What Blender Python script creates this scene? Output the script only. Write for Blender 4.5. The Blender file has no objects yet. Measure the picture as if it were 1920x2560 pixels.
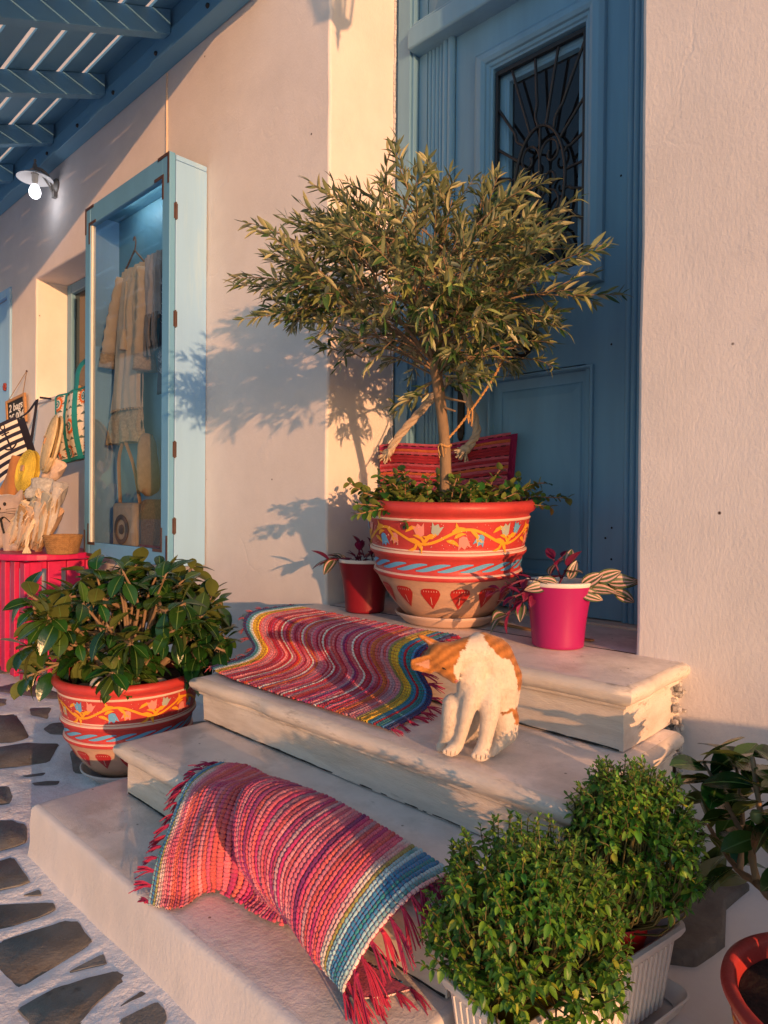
import bpy, math, random
import numpy as np
from mathutils import Vector, Matrix, Quaternion, noise

random.seed(7); RNG = np.random.default_rng(7)
scene = bpy.context.scene
COL = scene.collection
rad = math.radians

# ---------------------------------------------------------------- camera
cam = bpy.data.cameras.new('camera'); camo = bpy.data.objects.new('camera', cam); COL.objects.link(camo)
cam.sensor_fit = 'VERTICAL'; cam.sensor_height = 36; cam.lens = 23.9; cam.clip_start = .05; cam.clip_end = 500
CAM = Vector((2.262, -2.0, 1.1))
_R = Vector((0.72308, 0.69071, 0.00873)); _U = Vector((-0.01354, 0.00155, 0.99991)); _F = Vector((-0.69063, 0.72313, -0.01047))
camo.matrix_world = Matrix(((_R.x, _U.x, -_F.x, CAM.x), (_R.y, _U.y, -_F.y, CAM.y), (_R.z, _U.z, -_F.z, CAM.z), (0, 0, 0, 1)))
scene.camera = camo
# ---------------------------------------------------------------- sky and sun
SUN = Vector((-1, .35, -.118)).normalized()          # direction the light travels
world = bpy.data.worlds.new('World'); scene.world = world; world.use_nodes = True
wn = world.node_tree; bg = wn.nodes['Background']; sky = wn.nodes.new('ShaderNodeTexSky')
sky.sky_type = 'NISHITA'; sky.sun_disc = False
sky.sun_elevation = math.asin(-SUN.z); sky.sun_rotation = math.atan2(-SUN.x, -SUN.y)
sky.air_density = 1.0; sky.dust_density = .6; sky.ozone_density = 2.2
wn.links.new(sky.outputs[0], bg.inputs[0]); bg.inputs[1].default_value = .15
sun = bpy.data.lights.new('sun', 'SUN'); suno = bpy.data.objects.new('sun', sun); COL.objects.link(suno)
sun.energy = 2.75; sun.angle = rad(.6); sun.color = (1.0, .485, .215)
suno.rotation_euler = SUN.to_track_quat('-Z', 'Y').to_euler(); suno.location = (12, -5, 4)
vs = scene.view_settings; vs.view_transform = 'Standard'; vs.look = 'None'; vs.gamma = 1; vs.exposure = .80; vs.use_curve_mapping = False
scene.cycles.max_bounces = 8; scene.cycles.transparent_max_bounces = 12

# ---------------------------------------------------------------- materials
MATS = {}
def mat(name, col, rough=.6, var=.10, vs=6., bump=0., bs=60., stretch=(1, 1, 1), metal=0., spec=.4, col2=None, mix=(.4, .6), cs=None,
        rnd=0., under=None, trans=0., emit=None, coat=0., dots=None, sheen=0., attr=None, obj_coords='Object', fine=0., col3=None):
    if name in MATS: return MATS[name]
    m = bpy.data.materials.new(name); m.use_nodes = True; nt = m.node_tree; N = nt.nodes; L = nt.links
    p = N['Principled BSDF']; p.inputs['Roughness'].default_value = rough; p.inputs['Metallic'].default_value = metal
    p.inputs['Specular IOR Level'].default_value = spec; p.inputs['Coat Weight'].default_value = coat
    p.inputs['Sheen Weight'].default_value = sheen
    tc = N.new('ShaderNodeTexCoord'); mp = N.new('ShaderNodeMapping'); mp.inputs['Scale'].default_value = stretch
    L.new(tc.outputs[obj_coords], mp.inputs[0])
    def noi(scale, detail=4, rough_=.6, src=mp):
        n = N.new('ShaderNodeTexNoise'); n.inputs['Scale'].default_value = scale; n.inputs['Detail'].default_value = detail
        n.inputs['Roughness'].default_value = rough_; L.new(src.outputs[0], n.inputs[0]); return n
    def ramp(src, a, b, ca, cb):
        r = N.new('ShaderNodeValToRGB'); r.color_ramp.elements[0].position = a; r.color_ramp.elements[1].position = b
        r.color_ramp.elements[0].color = (*ca, 1); r.color_ramp.elements[1].color = (*cb, 1); L.new(src, r.inputs[0]); return r
    c = np.array(col)
    n1 = noi(vs)
    out = ramp(n1.outputs['Fac'], .25, .75, tuple(np.clip(c * (1 - var), 0, 1)), tuple(np.clip(c * (1 + var), 0, 1))).outputs[0]
    def mixc(f, a, b, kind='MIX'):
        x = N.new('ShaderNodeMix'); x.data_type = 'RGBA'; x.blend_type = kind
        for i, v in ((0, f), (6, a), (7, b)):
            if hasattr(v, 'is_linked'): L.new(v, x.inputs[i])
            elif i == 0: x.inputs[0].default_value = v
            else: x.inputs[i].default_value = (*v, 1)
        return x.outputs[2]
    if attr:
        a = N.new('ShaderNodeVertexColor'); a.layer_name = attr
        out = mixc(1., a.outputs[0], ramp(n1.outputs['Fac'], .2, .8, (1 - var,) * 3, (1,) * 3).outputs[0], 'MULTIPLY')
    if col2 is not None:
        n2 = noi(cs or vs * .6, 6, .65)
        f = ramp(n2.outputs['Fac'], mix[0], mix[1], (0,) * 3, (1,) * 3)
        out = mixc(f.outputs[0], out, col2)
    if col3:
        n3 = noi(col3[1], 8, .7); f = ramp(n3.outputs['Fac'], col3[2], col3[3], (0,) * 3, (1,) * 3); out = mixc(f.outputs[0], out, col3[0])
    if dots:                                            # sparse dark specks and pits
        v = N.new('ShaderNodeTexVoronoi'); v.inputs['Scale'].default_value = dots[0]; v.inputs['Randomness'].default_value = 1
        L.new(tc.outputs[obj_coords], v.inputs[0])
        f = ramp(v.outputs['Distance'], dots[1] * .6, dots[1], (1,) * 3, (0,) * 3)
        out = mixc(f.outputs[0], out, dots[2])
    if rnd:
        oi = N.new('ShaderNodeObjectInfo'); hs = N.new('ShaderNodeHueSaturation')
        mr = N.new('ShaderNodeMapRange'); mr.inputs[3].default_value = 1 - rnd; mr.inputs[4].default_value = 1 + rnd
        L.new(oi.outputs['Random'], mr.inputs[0]); L.new(mr.outputs[0], hs.inputs['Value'])
        mr2 = N.new('ShaderNodeMapRange'); mr2.inputs[3].default_value = .5 - rnd * .05; mr2.inputs[4].default_value = .5 + rnd * .04
        L.new(oi.outputs['Random'], mr2.inputs[0]); L.new(mr2.outputs[0], hs.inputs['Hue'])
        L.new(out, hs.inputs['Color']); out = hs.outputs[0]
    if under is not None:
        g = N.new('ShaderNodeNewGeometry'); out = mixc(g.outputs['Backfacing'], out, under)
    L.new(out, p.inputs['Base Color'])
    if emit:
        p.inputs['Emission Color'].default_value = (*emit[0], 1); p.inputs['Emission Strength'].default_value = emit[1]
    if bump:
        nb = noi(bs, 5, .6); b = N.new('ShaderNodeBump'); b.inputs['Strength'].default_value = min(1, bump); b.inputs['Distance'].default_value = .012 * max(1, bump)
        h = nb.outputs['Fac']
        if fine:
            nf = noi(bs * fine, 3); ad = N.new('ShaderNodeMath'); ad.operation = 'MULTIPLY_ADD'; ad.inputs[1].default_value = .35
            L.new(nf.outputs['Fac'], ad.inputs[0]); L.new(h, ad.inputs[2]); h = ad.outputs[0]
        L.new(h, b.inputs['Height']); L.new(b.outputs[0], p.inputs['Normal'])
    if trans:
        t = N.new('ShaderNodeBsdfTranslucent'); L.new(out, t.inputs[0]); ms = N.new('ShaderNodeMixShader'); ms.inputs[0].default_value = trans
        L.new(p.outputs[0], ms.inputs[1]); L.new(t.outputs[0], ms.inputs[2]); L.new(ms.outputs[0], N['Material Output'].inputs[0])
    MATS[name] = m; return m
def glass_mat(name, tint=(.93, .96, .97), refl=1.0):
    m = bpy.data.materials.new(name); m.use_nodes = True; N = m.node_tree.nodes; L = m.node_tree.links
    N.remove(N['Principled BSDF']); t = N.new('ShaderNodeBsdfTransparent'); t.inputs[0].default_value = (*tint, 1)
    g = N.new('ShaderNodeBsdfGlossy'); g.inputs['Roughness'].default_value = .02; f = N.new('ShaderNodeFresnel'); f.inputs[0].default_value = 1.5
    s = N.new('ShaderNodeMixShader'); mu = N.new('ShaderNodeMath'); mu.operation = 'MULTIPLY'; mu.inputs[1].default_value = refl
    L.new(f.outputs[0], mu.inputs[0]); L.new(mu.outputs[0], s.inputs[0]); L.new(t.outputs[0], s.inputs[1]); L.new(g.outputs[0], s.inputs[2])
    L.new(s.outputs[0], N['Material Output'].inputs[0]); MATS[name] = m; return m

def plaster_mat():
    m = bpy.data.materials.new('whitewashed_plaster'); m.use_nodes = True; nt = m.node_tree; N = nt.nodes; L = nt.links
    p = N['Principled BSDF']; p.inputs['Roughness'].default_value = .75; p.inputs['Specular IOR Level'].default_value = .25
    tc = N.new('ShaderNodeTexCoord')
    def noi(scale, st=(1, 1, 1), det=5, ro=.6):
        mp = N.new('ShaderNodeMapping'); mp.inputs['Scale'].default_value = st; L.new(tc.outputs['Object'], mp.inputs[0])
        n = N.new('ShaderNodeTexNoise'); n.inputs['Scale'].default_value = scale; n.inputs['Detail'].default_value = det; n.inputs['Roughness'].default_value = ro
        L.new(mp.outputs[0], n.inputs[0]); return n.outputs['Fac']
    def math_(op, a, b):
        x = N.new('ShaderNodeMath'); x.operation = op
        for i, v in enumerate((a, b)):
            if hasattr(v, 'is_linked'): L.new(v, x.inputs[i])
            else: x.inputs[i].default_value = v
        return x.outputs[0]
    def ramp(src, a, b, ca, cb):
        r = N.new('ShaderNodeValToRGB'); r.color_ramp.elements[0].position = a; r.color_ramp.elements[1].position = b
        r.color_ramp.elements[0].color = (*ca, 1); r.color_ramp.elements[1].color = (*cb, 1); L.new(src, r.inputs[0]); return r.outputs[0]
    base = ramp(noi(2.2, det=8, ro=.7), .3, .7, (.67, .615, .59), (.78, .72, .695))
    # rust-brown dots where nails were
    v = N.new('ShaderNodeTexVoronoi'); v.inputs['Scale'].default_value = 4.2; L.new(tc.outputs['Object'], v.inputs[0])
    d = ramp(v.outputs['Distance'], .014, .026, (1, 1, 1), (0, 0, 0))
    mx = N.new('ShaderNodeMix'); mx.data_type = 'RGBA'; L.new(d, mx.inputs[0]); L.new(base, mx.inputs[6]); mx.inputs[7].default_value = (.05, .025, .02, 1)
    L.new(mx.outputs[2], p.inputs['Base Color'])
    wn_ = N.new('ShaderNodeTexNoise'); wn_.inputs['Scale'].default_value = 5; wn_.inputs['Detail'].default_value = 6; L.new(tc.outputs['Object'], wn_.inputs[0])
    wm = N.new('ShaderNodeMix'); wm.data_type = 'RGBA'; wm.blend_type = 'LINEAR_LIGHT'; wm.inputs[0].default_value = .09; L.new(tc.outputs['Object'], wm.inputs[6]); L.new(wn_.outputs['Color'], wm.inputs[7])
    vc = N.new('ShaderNodeTexVoronoi'); vc.feature = 'DISTANCE_TO_EDGE'; vc.inputs['Scale'].default_value = 1.15; L.new(wm.outputs[2], vc.inputs[0])
    crack = math_('MULTIPLY', ramp(vc.outputs['Distance'], .002, .007, (1, 1, 1), (0, 0, 0)), ramp(noi(1.6, det=2), .52, .62, (0, 0, 0), (1, 1, 1)))
    brush = noi(48, (1, 1, .32), 5, .7); lump = noi(11, (1, 1, .6), 4); fine = noi(110, (1, 1, .7), 4)
    peel = ramp(noi(3.1, det=2), .62, .70, (0, 0, 0), (1, 1, 1)); crumb = math_('MULTIPLY', noi(70, det=6, ro=.75), peel)
    h = math_('ADD', math_('ADD', math_('MULTIPLY', brush, .22), math_('MULTIPLY', lump, .34)), math_('ADD', math_('MULTIPLY', fine, .30), math_('SUBTRACT', math_('MULTIPLY', crumb, .55), math_('MULTIPLY', crack, .22))))
    b = N.new('ShaderNodeBump'); b.inputs['Strength'].default_value = .42; b.inputs['Distance'].default_value = .009
    L.new(h, b.inputs['Height']); L.new(b.outputs[0], p.inputs['Normal']); MATS['plaster'] = m; return m

PLASTER = plaster_mat()
BLUE = mat('blue_door_paint', (.15, .32, .475), .45, .14, 6, .16, 44, (1, 1, .12), spec=.4, col3=((.16, .33, .46), 26, .60, .72))
PALE = mat('pale_blue_paint', (.25, .47, .74), .5, .07, 6, .10, 50, (1, 1, .1), col2=(.33, .52, .70), mix=(.55, .75), cs=9)
PERG = mat('blue_pergola_paint', (.13, .32, .49), .55, .12, 4, .15, 40, (.3, .3, .3))
IRON = mat('black_wrought_iron', (.012, .012, .014), .45, .2, 30, .2, 90, spec=.5)
BRONZE = mat('dark_bronze', (.035, .028, .022), .4, .2, 30, .2, 90, metal=.7)
RUST = mat('rusty_bracket', (.07, .035, .03), .6, .3, 40, .3, 120)
MARBLE = mat('worn_marble', (.83, .73, .66), .42, .12, 9, .22, 60, (1, 1, 1), col2=(.58, .50, .43), mix=(.46, .72), cs=8, col3=((.30, .24, .19), 9, .60, .74), dots=(15, .06, (.22, .17, .13)), spec=.45, fine=4)
MARBLE_RISER = mat('stained_marble', (.74, .64, .54), .55, .12, 5, .28, 34, (.45, 1, 2.2), col2=(.48, .38, .29), mix=(.46, .78), cs=4, col3=((.27, .20, .15), 10, .58, .72), spec=.3, fine=4)
STONE = mat('slate_flagstone', (.155, .148, .138), .65, .30, 11, .5, 26, col2=(.12, .092, .062), mix=(.5, .75), cs=6, rnd=.22, fine=4, col3=((.045, .042, .040), 9, .60, .70))
GROUT = mat('whitewashed_grout', (.80, .78, .79), .7, .10, 12, .6, 34, fine=3, col3=((.50, .46, .44), 16, .62, .72))
GLASS = glass_mat('clear_glass', refl=.75)
DARKGLASS = mat('dark_glass', (.012, .012, .014), .06, .1, spec=.6)
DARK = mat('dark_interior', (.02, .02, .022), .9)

# ---------------------------------------------------------------- mesh helpers
ORG = {}
class MB:
    def __init__(s): s.v = []; s.f = []; s.m = []; s.n = 0
    def add(s, v, f, mi=0):
        v = np.asarray(v, float).reshape(-1, 3); s.v.append(v)
        for q in f: s.f.append(tuple(int(i) + s.n for i in q)); s.m.append(mi)
        s.n += len(v); return s
    def box(s, lo, hi, mi=0, M=None):
        x0, y0, z0 = lo; x1, y1, z1 = hi
        v = np.array([(x0, y0, z0), (x1, y0, z0), (x1, y1, z0), (x0, y1, z0), (x0, y0, z1), (x1, y0, z1), (x1, y1, z1), (x0, y1, z1)], float)
        if M is not None: v = np.array([(M @ Vector(p))[:] for p in v])
        return s.add(v, [(0, 3, 2, 1), (4, 5, 6, 7), (0, 1, 5, 4), (1, 2, 6, 5), (2, 3, 7, 6), (3, 0, 4, 7)], mi)
    def tube(s, pts, r, n=8, mi=0, caps=True, flat=1., ref=None):
        P = [Vector(p) for p in pts]; k = len(P); r = [r] * k if np.isscalar(r) else list(r)
        vs_ = []; up = None
        for i in range(k):
            t = (P[min(i + 1, k - 1)] - P[max(i - 1, 0)]); t = t.normalized() if t.length > 1e-9 else Vector((0, 0, 1))
            if up is None: up = (Vector(ref) if ref else (Vector((0, 0, 1)) if abs(t.z) < .9 else Vector((1, 0, 0))))
            a = up.cross(t); a = a.normalized() if a.length > 1e-6 else t.orthogonal().normalized(); b = t.cross(a).normalized(); up = b
            for j in range(n):
                an = 2 * math.pi * j / n; vs_.append(P[i] + a * (r[i] * math.cos(an)) + b * (r[i] * flat * math.sin(an)))
        f = [(i * n + j, i * n + (j + 1) % n, (i + 1) * n + (j + 1) % n, (i + 1) * n + j) for i in range(k - 1) for j in range(n)]
        if caps: f += [tuple(range(n - 1, -1, -1)), tuple((k - 1) * n + j for j in range(n))]
        return s.add([v[:] for v in vs_], f, mi)
    def lathe(s, prof, n=48, mi=0, c=(0, 0, 0), M=None, cap0=False, cap1=False):
        k = len(prof); v = []
        for (r, z) in prof:
            for j in range(n):
                a = 2 * math.pi * j / n; v.append((r * math.cos(a), r * math.sin(a), z))
        v = np.array(v)
        if M is not None: v = np.array([(M @ Vector(p))[:] for p in v])
        v = v + np.array(c)
        f = [(i * n + j, i * n + (j + 1) % n, (i + 1) * n + (j + 1) % n, (i + 1) * n + j) for i in range(k - 1) for j in range(n)]
        if cap0: f.append(tuple(range(n - 1, -1, -1)))
        if cap1: f.append(tuple((k - 1) * n + j for j in range(n)))
        return s.add(v, f, mi)
    def ball(s, c, r, n=12, mi=0, M=None):
        r = (r, r, r) if np.isscalar(r) else r; v = [(0, 0, -1)]
        h = n // 2
        for i in range(1, h):
            t = -math.pi / 2 + math.pi * i / h
            for j in range(n): a = 2 * math.pi * j / n; v.append((math.cos(t) * math.cos(a), math.cos(t) * math.sin(a), math.sin(t)))
        v.append((0, 0, 1)); v = np.array(v) * np.array(r)
        if M is not None: v = np.array([(M @ Vector(p))[:] for p in v])
        v = v + np.array(c); L_ = len(v) - 1
        f = [(0, 1 + (j + 1) % n, 1 + j) for j in range(n)]
        for i in range(h - 2):
            for j in range(n): f.append((1 + i * n + j, 1 + i * n + (j + 1) % n, 1 + (i + 1) * n + (j + 1) % n, 1 + (i + 1) * n + j))
        b = 1 + (h - 2) * n
        f += [(b + j, b + (j + 1) % n, L_) for j in range(n)]
        return s.add(v, f, mi)
    def grid(s, P, mi=0):                                # P: array (a,b,3)
        a, b = P.shape[:2]
        f = [(i * b + j, i * b + j + 1, (i + 1) * b + j + 1, (i + 1) * b + j) for i in range(a - 1) for j in range(b - 1)]
        return s.add(P.reshape(-1, 3), f, mi)
    def poly(s, pts, z0, z1, mi=0):                       # prism from a plan polygon
        n = len(pts); v = [(p[0], p[1], z0) for p in pts] + [(p[0], p[1], z1) for p in pts]
        return s.add(v, [tuple(range(n, 2 * n))] + [(i, (i + 1) % n, n + (i + 1) % n, n + i) for i in range(n)], mi)
    def mesh(s, name, org=(0, 0, 0), mats=(), smooth=True):
        me = bpy.data.meshes.new(name)
        V = np.concatenate(s.v) - np.array(org)
        me.from_pydata(V.tolist(), [], s.f)
        for m in mats: me.materials.append(m)
        if len(mats) > 1: me.polygons.foreach_set('material_index', s.m)
        if smooth: me.polygons.foreach_set('use_smooth', [True] * len(s.f))
        me.update(); return me
    def build(s, name, mats, parent=None, smooth=True, bevel=0, org=None, seg=2, sharp=40, solid=0):
        mats = mats if isinstance(mats, (list, tuple)) else [mats]
        o0 = ORG[parent.name] if parent else Vector(org or (0, 0, 0))
        me = s.mesh(name, o0, mats, smooth); o = bpy.data.objects.new(name, me); COL.objects.link(o); ORG[o.name] = Vector(o0)
        if parent: o.parent = parent
        else: o.location = o0
        if solid:
            md = o.modifiers.new('solid', 'SOLIDIFY'); md.thickness = solid; md.offset = 0
        if bevel:
            md = o.modifiers.new('bevel', 'BEVEL'); md.width = bevel; md.segments = seg; md.limit_method = 'ANGLE'; md.angle_limit = rad(30)
        if smooth and sharp:
            try: me.set_sharp_from_angle(angle=rad(sharp))
            except Exception: pass
        return o
def tag(o, label, cat, group=None, kind=None):
    if label: o['label'] = label
    if cat: o['category'] = cat
    if group: o['group'] = group
    if kind: o['kind'] = kind
    return o
def thing(name, label, cat, loc=(0, 0, 0), group=None):
    o = bpy.data.objects.new(name, None); COL.objects.link(o); o.location = loc; o.empty_display_size = .1; ORG[o.name] = Vector(loc)
    return tag(o, label, cat, group)
def spline(pts, n):                                        # Catmull-Rom through points
    P = np.array(pts, float); k = len(P); Q = np.vstack([2 * P[0] - P[1], P, 2 * P[-1] - P[-2]]); out = []
    for t in np.linspace(0, k - 1 - 1e-9, n):
        i = int(t); u = t - i; a, b, c, d = Q[i:i + 4]
        out.append(.5 * ((2 * b) + (c - a) * u + (2 * a - 5 * b + 4 * c - d) * u * u + (3 * b - a - 3 * c + d) * u ** 3))
    return np.array(out)
def nz(x, y=0., z=0.): return noise.noise(Vector((x, y, z)))
def rope_mb(mb, path, r, turns_per_m=14, strands=3, n=6, mi=0):
    P = spline(path, max(12, int(len(path) * 10))); d = np.r_[0, np.cumsum(np.linalg.norm(np.diff(P, axis=0), axis=1))]
    m = max(16, int(d[-1] * turns_per_m * 9)); s_ = np.linspace(0, d[-1], m); P = np.stack([np.interp(s_, d, P[:, i]) for i in range(3)], 1)
    T = np.gradient(P, axis=0); T /= np.linalg.norm(T, axis=1)[:, None]; a = np.cross(T, (0.3, .2, .93)); a /= np.linalg.norm(a, axis=1)[:, None]; b = np.cross(T, a)
    for k in range(strands):
        ph = s_ * turns_per_m * 2 * math.pi / strands * 1.0 + k * 2 * math.pi / strands
        mb.tube(P + a * (r * .52 * np.cos(ph))[:, None] + b * (r * .52 * np.sin(ph))[:, None], r * .56, n, mi)
def ring_sweep(mb, x0, x1, z0, z1, prof, mi=0):            # mitred rectangular moulding in an xz plane: prof = (inset, y)
    rows = []
    for (o, y) in prof: rows.append([(x0 + o, y, z0 + o), (x1 - o, y, z0 + o), (x1 - o, y, z1 - o), (x0 + o, y, z1 - o)])
    k = len(rows); v = [p for r in rows for p in r]
    f = [(i * 4 + j, i * 4 + (j + 1) % 4, (i + 1) * 4 + (j + 1) % 4, (i + 1) * 4 + j) for i in range(k - 1) for j in range(4)]
    return mb.add(v, f, mi)

# ================================================================ GROUND
def zg(x, y): return .006 * nz(x * 2.1, y * 2.1, 3.3) + .003 * nz(x * 7, y * 7, 1.2)
STONES = [[(0.412, -1.436), (0.44, -1.294), (0.466, -1.273), (0.572, -1.28), (0.616, -1.457), (0.511, -1.466)],
          [(0.696, -1.483), (0.686, -1.402), (0.728, -1.287), (0.769, -1.286), (0.794, -1.369), (0.823, -1.407), (0.851, -1.456), (0.826, -1.485), (0.752, -1.477)],
          [(0.213, -1.422), (0.331, -1.285), (0.363, -1.289), (0.37, -1.335), (0.355, -1.419), (0.317, -1.451)],
          [(-0.007, -1.352), (0.009, -1.28), (0.175, -1.29), (0.174, -1.324), (0.146, -1.395)],
          [(-0.305, -1.248), (-0.266, -1.202), (-0.192, -1.175), (-0.078, -1.211), (-0.071, -1.246), (-0.084, -1.313)],
          [(-0.626, -1.165), (-0.58, -1.109), (-0.473, -1.129), (-0.416, -1.155), (-0.443, -1.218)],
          [(-0.657, -1.028), (-0.629, -0.956), (-0.609, -0.969), (-0.636, -1.029)],
          [(-0.549, -1.033), (-0.529, -0.986), (-0.492, -0.953), (-0.473, -0.966), (-0.513, -1.026)],
          [(0.646, -1.36), (0.638, -1.28), (0.681, -1.284)],
          [(0.239, -1.325), (0.24, -1.287), (0.275, -1.287)],
          [(0.841, -1.335), (0.826, -1.275), (0.843, -1.272)],
          [(0.884, -1.348), (0.89, -1.272), (0.925, -1.272), (0.951, -1.283), (0.974, -1.319), (0.94, -1.352)],
          [(-2.154, -0.733), (-2.182, -0.513), (-1.749, -0.46), (-1.666, -0.508), (-1.72, -0.563), (-1.92, -0.633)],
          [(-1.957, -0.782), (-1.856, -0.722), (-1.749, -0.759), (-1.736, -0.845)],
          [(-1.58, -0.687), (-1.521, -0.607), (-1.342, -0.688), (-1.463, -0.72)],
          [(-1.603, -0.898), (-1.513, -0.781), (-1.12, -0.854), (-1.104, -0.926), (-1.17, -1.021)],
          [(-1.181, -0.76), (-1.241, -0.706), (-1.212, -0.643), (-1.022, -0.71), (-1.089, -0.762)],
          [(-1.065, -1.039), (-1.033, -0.897), (-0.92, -0.798), (-0.743, -0.908), (-0.78, -1.017), (-0.824, -1.108)],
          [(-0.781, -0.794), (-0.791, -0.777), (-0.545, -0.803), (-0.484, -0.836), (-0.544, -0.873)]]
def inside(p, poly):
    c = False; n = len(poly)
    for i in range(n):
        a, b = poly[i], poly[i - 1]
        if (a[1] > p[1]) != (b[1] > p[1]) and p[0] < (b[0] - a[0]) * (p[1] - a[1]) / (b[1] - a[1]) + a[0]: c = not c
    return c
allst = list(STONES)
keep = [[(-2.3, -.42), (-2.3, -.75), (-1.9, -.9), (-1.1, -1.1), (-.7, -1.27), (.1, -1.5), (.95, -1.56), (1.2, -1.2), (0, -1.2), (-.3, -.5), (-1.6, -.4)]]
cs = .34
for i in range(-14, 12):
    for j in range(-10, 1):
        cx, cy = i * cs + random.uniform(-.05, .05) + (j % 2) * .17, j * cs * .8 + random.uniform(-.04, .04) - .15
        k = random.choice((5, 6, 6)); ph = random.uniform(0, 6.3)
        P = [(cx + random.uniform(.11, .165) * math.cos(ph + 2 * math.pi * a / k), cy + random.uniform(.08, .13) * math.sin(ph + 2 * math.pi * a / k)) for a in range(k)]
        if any(inside(q, keep[0]) for q in P + [(cx, cy)]): continue
        if any(-.03 < q[0] < 2.4 and q[1] > -1.32 for q in P) or any(q[1] > -.05 for q in P): continue
        allst.append(P)
gx = np.concatenate([np.linspace(-40, -7, 8), np.linspace(-6, -2.2, 38), np.arange(-2.1, 1.3, .022), np.linspace(1.4, 3, 16), np.linspace(4, 40, 8)]); gy = np.concatenate([np.linspace(-40, -5, 8), np.linspace(-4, -1.75, 22), np.arange(-1.7, -.35, .022), np.linspace(-.3, .5, 8), [3]])
GXX, GYY = np.meshgrid(gx, gy); DD = np.full(GXX.shape, 9.)
for P in allst:
    P_ = np.array(P); n = len(P_); sg = np.sign(sum(P_[i - 1][0] * P_[i][1] - P_[i][0] * P_[i - 1][1] for i in range(n))); dmax = np.full(GXX.shape, -9.)
    for i in range(n):                                     # signed distance to the (convex-ish) stone outline
        a_, b_ = P_[i - 1], P_[i]; e_ = b_ - a_; l_ = np.hypot(*e_) + 1e-9; dmax = np.maximum(dmax, sg * -(e_[0] * (GYY - a_[1]) - e_[1] * (GXX - a_[0])) / l_)
    DD = np.minimum(DD, dmax)
MOUND = .006 * np.clip(DD / .03, -.6, 1)
mb = MB(); mb.grid(np.array([[(gx[i], gy[j], (zg(gx[i], gy[j]) + MOUND[j, i] + .002 * nz(gx[i] * 25, gy[j] * 25)) if -6 <= gx[i] <= 3 and -4 <= gy[j] <= .5 else 0) for i in range(len(gx))] for j in range(len(gy))]))
ground = tag(mb.build('ground', GROUT), None, None, kind='structure')
for P in allst:
    if abs(sum(P[i - 1][0] * P[i][1] - P[i][0] * P[i - 1][1] for i in range(len(P)))) < 1e-5: continue
    if sum(P[i - 1][0] * P[i][1] - P[i][0] * P[i - 1][1] for i in range(len(P))) < 0: P = P[::-1]
    Q = []
    n = len(P)
    for i in range(n):                                     # rounded corners, ragged edges
        a, b, c = np.array(P[i - 1]), np.array(P[i]), np.array(P[(i + 1) % n])
        for t in (.82, .93): Q.append(a + (b - a) * t)
        Q.append(b * .9 + (a + c) * .05)
        for t in (.07, .18, .5): Q.append(b + (c - b) * t)
    c1_ = np.mean(Q, axis=0); Q = [c1_ + (q - c1_) * 1.07 + np.array((nz(q[0] * 30, q[1] * 30), nz(q[1] * 30, q[0] * 30, 5))) * .006 for q in Q]
    c0 = np.mean(Q, axis=0); zt = zg(*c0) + .0035 + random.uniform(-.0015, .0015)
    mb = MB(); n = len(Q)
    v = [(*q, zt - .03) for q in Q] + [(*q, zt - .002) for q in Q] + [(*(c0 + (q - c0) * .985), zt) for q in Q]
    mb.add(v, [(i, (i + 1) % n, n + (i + 1) % n, n + i) for i in range(n)] + [(n + i, n + (i + 1) % n, 2 * n + (i + 1) % n, 2 * n + i) for i in range(n)] + [tuple(range(2 * n, 3 * n))])
    mb.build('flagstone', STONE, ground, sharp=60)

# ================================================================ HOUSE
house = thing('house', 'whitewashed plaster house with blue panelled door and deep window niche', 'house', (0, 0, 0))
xs = sorted(set(np.round(np.concatenate([np.linspace(-9, -4.5, 12), np.arange(-4.3, 3.0, .12), np.linspace(3.2, 7, 8)]), 3)) | {-4.05, -5.0, -3.49, -2.45, 0, 1.4, 1.455, 1.53})
zs = sorted(set(np.round(np.concatenate([np.arange(-.1, 4.0, .12), [4.3, 4.8, 5.4]]), 3)) | {.62, 1.9, 2.87, 3.95, .30, .395})
OPEN = [(-5.0, -4.05, -9, 2.87, .25, False), (-3.49, -2.45, 1.9, 2.87, .30, True), (0, 1.4, .62, 3.95, .52, False), (1.455, 1.53, .30, .395, .25, False)]
def drop_close(a, must, d=.03):
    out = []
    for v in a:
        if v in must or all(abs(v - m_) > d for m_ in must): out.append(v)
    return out
xs = drop_close(xs, {-4.05, -5.0, -3.49, -2.45, 0, 1.4, 1.455, 1.53}); zs = drop_close(zs, {.62, 1.9, 2.87, 3.95, .30, .395})
VD = {}; VL = []; FL = []
def vid(x, y, z):
    k = (round(x, 4), round(y, 4), round(z, 4))
    if k not in VD:
        VD[k] = len(VL); w = .007
        dx = w * nz(x * 1.7, y * 1.7 + 9, z * 1.7) if abs(y) < 1e-6 or True else 0
        e = .0035
        VL.append((x + dx * .6 + e * nz(x * 6, z * 6, 4), y + w * nz(x * 1.3, 3, z * 1.3) + e * nz(x * 5, 7, z * 5), z + dx * .5))
    return VD[k]
def op(i, j):
    xc, zc = (xs[i] + xs[i + 1]) / 2, (zs[j] + zs[j + 1]) / 2
    for k, o in enumerate(OPEN):
        if o[0] < xc < o[1] and o[2] < zc < o[3]: return k
    return -1
nx_, nz_ = len(xs) - 1, len(zs) - 1
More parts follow.
